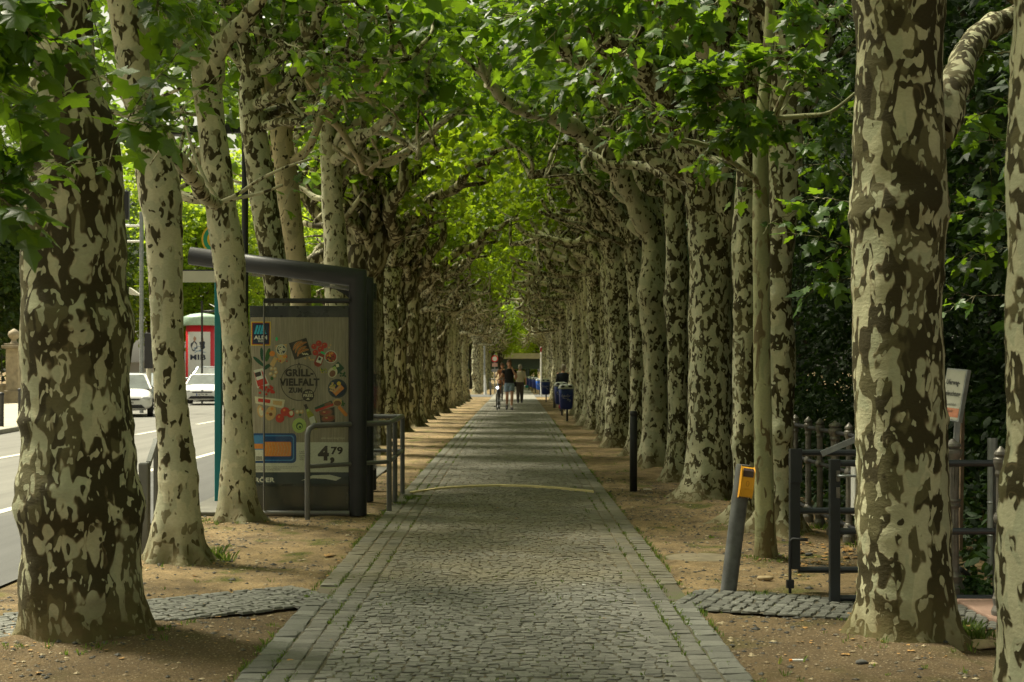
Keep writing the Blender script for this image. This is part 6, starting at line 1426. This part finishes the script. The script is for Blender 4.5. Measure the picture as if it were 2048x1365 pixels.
# ---------------------------------------------------------------- people
def etube(b, rings, n=18, mat=0):
    vs = []; fs = []
    for (x, y, z, rx, ry) in rings:
        for k in range(n): a = 2*PI*k/n; vs.append((x+math.cos(a)*rx, y+math.sin(a)*ry, z))
    for i in range(len(rings)-1):
        for k in range(n): k2 = (k+1) % n; fs.append((i*n+k, i*n+k2, (i+1)*n+k2, (i+1)*n+k))
    fs += [tuple(range(n))[::-1], tuple((len(rings)-1)*n+k for k in range(n))]
    b.add(vs, fs, mat, True)
def remesh(o, vox, smooth=4):
    m = o.modifiers.new('remesh', 'REMESH'); m.mode = 'VOXEL'; m.voxel_size = vox; m.use_smooth_shade = True
    if smooth: s = o.modifiers.new('smooth', 'SMOOTH'); s.iterations = smooth; s.factor = .5
def lerp3(a, b, t): return tuple(a[i]+(b[i]-a[i])*t for i in range(3))
def arm(b, sh, el, wr, k=1.0):
    b.tube([sh, lerp3(sh, el, .4), el, lerp3(el, wr, .35), wr], [.050*k, .046*k, .036*k, .038*k, .025*k], 12)
def hand(b, wr, d, nrm, curl=0.5):
    d = Vector(d).normalized(); nrm = Vector(nrm).normalized(); s = d.cross(nrm).normalized(); w0 = Vector(wr); pc = w0+d*.045
    b.tube([w0, w0+d*.02, pc, w0+d*.085], [.022, .026, .032, .028], 10)
    for i, L in enumerate((.062, .074, .078, .070)):
        o = w0+d*.082+s*((i-1.5)*.019); p1 = o+d*L*.5+nrm*curl*.012; p2 = p1+d*L*.30*(1-curl*.5)+nrm*L*.35*curl; p3 = p2+d*L*.1+nrm*L*.35*curl
        b.tube([o, p1, p2, p3], [.0095, .009, .008, .006], 6)
    o = w0+d*.03-s*.028; b.tube([o, o-s*.02+d*.025+nrm*.01, o-s*.022+d*.055+nrm*.022], [.012, .0105, .008], 6)
def leg(b, hp, kn, an, k=1.0):
    b.tube([hp, lerp3(hp, kn, .35), kn, lerp3(kn, an, .3), lerp3(kn, an, .75), an], [.088*k, .078*k, .054*k, .056*k, .038*k, .034*k], 14)
def head(b, c, f, k=1.0):
    """c head centre, f facing direction"""
    c = Vector(c); f = Vector(f).normalized(); s = Vector((f.y, -f.x, 0)).normalized()
    b.ball(c+Vector((0, 0, .02))-f*.012, .094*k, 0, 18, 14, (.84+.16*abs(f.y)*0, 1.0, 1.14)); b.ball(c+f*.03-Vector((0, 0, .055)), .062*k, 0, 14, 10, (.95, .9, .95))
    b.tube([c+f*.082+Vector((0, 0, .03)), c+f*.104-Vector((0, 0, .008)), c+f*.088-Vector((0, 0, .022))], [.010, .015, .012], 8)
    b.tube([c+f*.086-s*.022-Vector((0, 0, .052)), c+f*.092-Vector((0, 0, .052)), c+f*.086+s*.022-Vector((0, 0, .052))], [.006, .009, .006], 8)
    for q_ in (-1, 1): b.ball(c+s*q_*.082*k, .026, 0, 8, 6, (.5, .8, 1.2))
def person(label, loc, J, parts, skin, rz=0.0, s=1.0, hair='hair_brown', face=(0, -1, 0), hairlong=False, bare=True):
    root = thing('person', label, 'person', (0, 0, 0)); hc = J['head']
    b = MB()
    etube(b, [(*J['pelvis'][:2], J['pelvis'][2]-.08, .12, .09), (*J['pelvis'], .155, .10), (*J['waist'], .128, .088), (*J['chest'], .158, .105), (*lerp3(J['chest'], J['neck'], .6), .16, .092), (*lerp3(J['chest'], J['neck'], .92), .085, .06), (*J['neck'], .055, .055)])
    b.tube([J['neck'], lerp3(J['neck'], hc, .6)], .052, 12); head(b, hc, face)
    for q_ in ('l', 'r'):
        b.ball(J['sh'+q_], .056, 0, 12, 8); arm(b, J['sh'+q_], J['el'+q_], J['wr'+q_]); hand(b, J['wr'+q_], J['hd'+q_], J['hn'+q_], J.get('curl', .6))
        leg(b, J['hp'+q_], J['kn'+q_], J['an'+q_])
        an = Vector(J['an'+q_]); fd = Vector(J['ft'+q_]); b.tube([an, an+fd*.4-Vector((0, 0, .03)), an+fd-Vector((0, 0, .045))], [.036, .034, .022], 10)
    o = b.build('body', M[skin], root); remesh(o, .0075)
    c = Vector(hc); f = Vector(face).normalized(); sd_ = Vector((f.y, -f.x, 0)).normalized()
    b = MB(); b.ball(c+Vector((0, 0, .052))-f*.026, .103, 0, 18, 12, (.88, 1.0, 1.0)); b.ball(c-f*.045-Vector((0, 0, .005)), .088, 0, 16, 10, (1.02, .8, 1.1))
    b.tube([c+f*.07+sd_*.05+Vector((0, 0, .09)), c+f*.075+Vector((0, 0, .115)), c+f*.06-sd_*.06+Vector((0, 0, .09))], [.02, .03, .02], 8)
    if hairlong: b.tube([c-f*.07, c-f*.09-Vector((0, 0, .18))], [.07, .04], 10)
    h_ = b.build('hair', M[hair], root); remesh(h_, .011, 2)
    if f.y < 0:
        for q_ in (-1, 1): b = MB(); b.ball(c+f*.082+sd_*q_*.033+Vector((0, 0, .018)), .011, 0, 8, 6); b.build('eye', M['black'], root)
    for nm, fn, mat in parts:
        b = MB(); fn(b, J); o = b.build(nm, M[mat], root)
        if nm not in ('shoe', 'phone'): remesh(o, .010, 3)
    root.location = loc; root.rotation_euler = (0, 0, rz); root.scale = (s, s, s); return root
def tshirt(sl=.45, grow=.014):
    def fn(b, J):
        etube(b, [(*J['pelvis'], .165+grow, .115+grow), (*J['waist'], .148+grow, .108+grow), (*J['chest'], .168+grow, .117+grow), (*lerp3(J['chest'], J['neck'], .6), .165+grow, .098+grow), (*lerp3(J['chest'], J['neck'], .88), .10, .072)])
        for q_ in ('l', 'r'): b.ball(lerp3(J['sh'+q_], J['chest'], .12), .062, 0, 12, 8); b.tube([lerp3(J['sh'+q_], J['el'+q_], 0.02), lerp3(J['sh'+q_], J['el'+q_], min(1, sl))], [.064, .060 if sl < .8 else .05], 12); (b.tube([J['el'+q_], lerp3(J['el'+q_], J['wr'+q_], min(1, (sl-1)))], [.05, .036], 12) if sl > 1 else None)
    return fn
def trousers(fr_=2.0, w_=1.22):
    def fn(b, J):
        pz = J['pelvis']; etube(b, [(pz[0], pz[1], pz[2]-.12, .15, .11), (pz[0], pz[1], pz[2]-.02, .172, .125), (pz[0], pz[1], pz[2]+.06, .165, .118)])
        for q_ in ('l', 'r'):
            if fr_ <= 1: b.tube([J['hp'+q_], lerp3(J['hp'+q_], J['kn'+q_], fr_)], [.105, .105], 14)
            else: b.tube([J['hp'+q_], J['kn'+q_], lerp3(J['kn'+q_], J['an'+q_], min(.96, fr_-1))], [.10, .075*w_*.9, .058*w_*.95], 14)
    return fn
def shoe(q_):
    def fn(b, J):
        an = Vector(J['an'+q_]); fd = Vector(J['ft'+q_]); b.tube([an-fd*.38-Vector((0, 0, .052)), an-fd*.1-Vector((0, 0, .035)), an+fd*.5-Vector((0, 0, .042)), an+fd*1.0-Vector((0, 0, .052)), an+fd*1.3-Vector((0, 0, .062))], [.034, .050, .050, .044, .024], 12); b.ball(an-Vector((0, 0, .012)), .047, 0, 12, 8)
    return fn
def sock(b, J):
    for q_ in ('l', 'r'): b.tube([J['an'+q_], lerp3(J['an'+q_], J['kn'+q_], .14)], [.044, .042], 10)
JM = dict(pelvis=(0, 0, .96), waist=(0, 0, 1.10), chest=(0, -.005, 1.30), neck=(0, -.01, 1.50), head=(0.0, -.03, 1.655), shl=(.185, 0, 1.42), shr=(-.185, 0, 1.42), ell=(.26, -.09, 1.17), wrl=(.115, -.13, 1.45), hdl=(-.35, .25, .9), hnl=(-.6, .6, -.1),
          elr=(-.30, -.04, 1.17), wrr=(-.40, -.16, 1.09), hdr=(-.2, -.9, -.1), hnr=(0, 0, -1), hpl=(.085, 0, .90), knl=(.10, -.15, .51), anl=(.085, -.20, .095), ftl=(.02, -.16, 0), hpr=(-.085, 0, .90), knr=(-.075, -.02, .49), anr=(-.085, .26, .17), ftr=(-.01, -.13, -.07))
def phone(b, J): b.box((.078, -.055, 1.64), (.012, .07, .14), 0, Matrix.Rotation(.25, 3, 'X'))
person('young man in black T-shirt and light denim shorts, phone at his ear, walking towards us', (P(1018.5, 0, 51).x, 51, 0), JM,
       [('t_shirt', tshirt(), 'cloth_black'), ('shorts', trousers(.62), 'cloth_denim'), ('socks', sock, 'white'), ('shoe', shoe('l'), 'black'), ('shoe', shoe('r'), 'black'), ('phone', phone, 'black')], 'skin', s=1.0)
JO = dict(pelvis=(0, 0, .94), waist=(0, 0, 1.08), chest=(0, -.01, 1.28), neck=(0, .02, 1.46), head=(0, .06, 1.59), shl=(-.18, 0, 1.39), shr=(.18, 0, 1.39), ell=(-.23, -.04, 1.13), wrl=(-.16, .12, 1.02), hdl=(.3, .8, -.2), hnl=(0, 0, -1),
          elr=(.25, -.03, 1.12), wrr=(.27, .03, .87), hdr=(0, .1, -1), hnr=(-1, 0, 0), hpl=(-.085, 0, .89), knl=(-.09, .02, .49), anl=(-.09, -.03, .095), ftl=(0, .15, 0), hpr=(.085, 0, .89), knr=(.08, .09, .50), anr=(.075, .10, .095), ftr=(0, .15, 0))
def strap(b, J): b.tube([(-.13, -.12, 1.42), (-.16, -.13, 1.15), (-.20, -.10, .92)], .012, 8); b.box((-.22, -.02, .84), (.09, .24, .2))
def pouch(b, J): b.ball((.30, .0, .74), .085, 0, 12, 8, (1, .7, .75))
person('older man with grey hair, beige shirt and dark trousers walking away, carrying a teal pouch', (P(1040, 0, 61.5).x, 61.5, 0), JO,
       [('shirt', tshirt(.95, .02), 'cloth_beige'), ('trousers', trousers(1.95, 1.25), 'cloth_brown'), ('shoe', shoe('l'), 'black'), ('shoe', shoe('r'), 'black'), ('shoulder_bag', strap, 'cloth_black'), ('pouch', pouch, 'bag_teal')], 'skin', hair='hair_grey', face=(0, 1, 0), s=.97)
JW = dict(JO); JW.update(head=(0.03, .02, 1.60), neck=(0, 0, 1.46), wrl=(-.20, .02, .86), hdl=(0, .1, -1), hnl=(1, 0, 0), elr=(.23, .02, 1.12), wrr=(.14, .16, 1.0), hdr=(-.6, .6, 0), hnr=(0, 0, 1))
person('grey-haired person in navy top and crimson trousers, seen from behind at the bins', (P(1126, 0, 49).x, 49, 0), JW,
       [('jumper', tshirt(1.95, .02), 'cloth_navy'), ('trousers', trousers(1.95, 1.2), 'cloth_red'), ('shoe', shoe('l'), 'black'), ('shoe', shoe('r'), 'black')], 'skin', hair='hair_grey', face=(.45, .9, 0), s=.93)
# ---------------------------------------------------------------- bicycles
def bicycle(label, loc, rz=0.0, lamp=True, s=1.0):
    """front wheel contact at the origin, frame running towards +Y"""
    root = thing('bicycle', label, 'bicycle', (0, 0, 0)); R = .34
    for y in (0, 1.06):
        c = Vector((0, y, R)); b = MB(); pts = [c+Vector((0, math.cos(2*PI*i/32)*R*.95, math.sin(2*PI*i/32)*R*.95)) for i in range(33)]; b.tube(pts, .021, 8, cap=False); wh = b.build('wheel', M['rubber'], root)
        b = MB(); pts = [c+Vector((0, math.cos(2*PI*i/32)*R*.89, math.sin(2*PI*i/32)*R*.89)) for i in range(33)]; b.tube(pts, .010, 6, cap=False)
        for k in range(18): a = 2*PI*k/18; b.tube([c+Vector((.02*(1 if k % 2 else -1), 0, 0)), c+Vector((0, math.cos(a)*R*.88, math.sin(a)*R*.88))], .0016, 3, cap=False)
        b.tube([c-Vector((.05, 0, 0)), c+Vector((.05, 0, 0))], .02, 8); b.build('rim', M['galv'], wh)
        b = MB(); a0 = .1 if y == 0 else .3; pts = [c+Vector((0, math.cos(a0+i*.2)*(R+.03), math.sin(a0+i*.2)*(R+.03))) for i in range(13)]; b.tube(pts, .022, 6); b.build('mudguard', M['black'], root)
    hd, hb = Vector((0, .22, .86)), Vector((0, .17, .70)); bb = Vector((0, .62, .28)); sc = Vector((0, .78, .72))
    b = MB(); b.tube([hd, hb], .022, 8); b.tube([hb, bb], .020, 8); b.tube([hd-Vector((0, 0, .05)), sc-Vector((0, .02, .08))], .017, 8); b.tube([bb, sc], .017, 8)
    for x in (-.045, .045): b.tube([sc-Vector((0, 0, .05)), Vector((x, 1.06, R))], .010, 6); b.tube([bb, Vector((x, 1.06, R))], .011, 6); b.tube([hb, hb+Vector((x, -.03, -.08)), Vector((x, 0, R))], .012, 6)
    b.build('frame', M['black'], root)
    b = MB(); b.tube([hd, hd+Vector((0, -.02, .20)), hd+Vector((0, -.05, .22))], .014, 8); z = hd.z+.22; b.tube([(-.31, .30, z+.02), (-.20, .22, z+.03), (-.06, .16, z), (.06, .16, z), (.20, .22, z+.03), (.31, .30, z+.02)], .011, 8); hbz = b.build('handlebar', M['galv'], root)
    for x in (-1, 1): b = MB(); b.tube([(x*.24, .245, z+.028), (x*.33, .315, z+.02)], .018, 8); b.build('grip', M['rubber'], hbz)
    b = MB(); b.tube([sc, sc+Vector((0, .03, .16))], .013, 8); b.build('seat_post', M['galv'], root)
    b = MB(); b.ball(sc+Vector((0, .07, .19)), .10, 0, 14, 8, (.85, 1.1, .35)); b.ball(sc+Vector((0, -.05, .185)), .06, 0, 12, 8, (.5, 1.7, .4)); b.build('saddle', M['black'], root)
    b = MB(); b.lathe([(.09, -.004), (.09, .004)], (0, 0, 0), 20); b.v = [(.05+v[2], bb.y+v[0], bb.z+v[1]) for v in b.v]; b.tube([bb+Vector((.06, 0, 0)), bb+Vector((.07, .05, .16))], .010, 6); b.tube([bb+Vector((-.06, 0, 0)), bb+Vector((-.07, -.05, -.16))], .010, 6); cr_ = b.build('crank', M['galv'], root)
    for x, o in ((.12, Vector((0, .05, .16))), (-.12, Vector((0, -.05, -.16)))): b = MB(); b.box(bb+Vector((x, 0, 0))+o, (.10, .07, .02)); b.build('pedal', M['rubber'], cr_)
    if lamp: b = MB(); b.ball((0, .08, .80), .045, 0, 12, 8, (1, .7, 1)); b.build('lamp', M['lamp_on'], root)
    root.location = loc; root.rotation_euler = (0, 0, rz); root.scale = (s, s, s); return root
bicycle('black bicycle with a lit front lamp, pushed by the man with the phone', (P(994.5, 0, 50.6).x, 50.6, .0), rz=-.06)
bicycle('bicycle ridden by the bare-armed cyclist in the distance', (P(1004.5, 0, 66).x, 66, 0), rz=.03, lamp=False)
JC = dict(pelvis=(0, .72, .99), waist=(0, .66, 1.12), chest=(0, .58, 1.30), neck=(0, .52, 1.47), head=(0, .47, 1.62), shl=(.165, .55, 1.40), shr=(-.165, .55, 1.40), ell=(.26, .46, 1.20), wrl=(.29, .36, 1.12), hdl=(0, -1, -.1), hnl=(0, 0, -1),
          elr=(-.26, .46, 1.20), wrr=(-.29, .36, 1.12), hdr=(0, -1, -.1), hnr=(0, 0, -1), hpl=(.085, .70, .93), knl=(.11, .40, .80), anl=(.12, .62, .52), ftl=(0, -.14, -.01), hpr=(-.085, .70, .93), knr=(-.11, .52, .55), anr=(-.12, .54, .20), ftr=(0, -.14, -.01))
person('cyclist in a rust coloured top and shorts riding towards us behind the man', (P(1004.5, 0, 66).x, 66, 0), JC,
       [('top', tshirt(.2, .01), 'rust'), ('shorts', trousers(.7), 'rust'), ('shoe', shoe('l'), 'black'), ('shoe', shoe('r'), 'black')], 'skin_tan', s=1.0) if M.setdefault('rust', simple('rust_cloth', (.30, .12, .06), .85)) else None
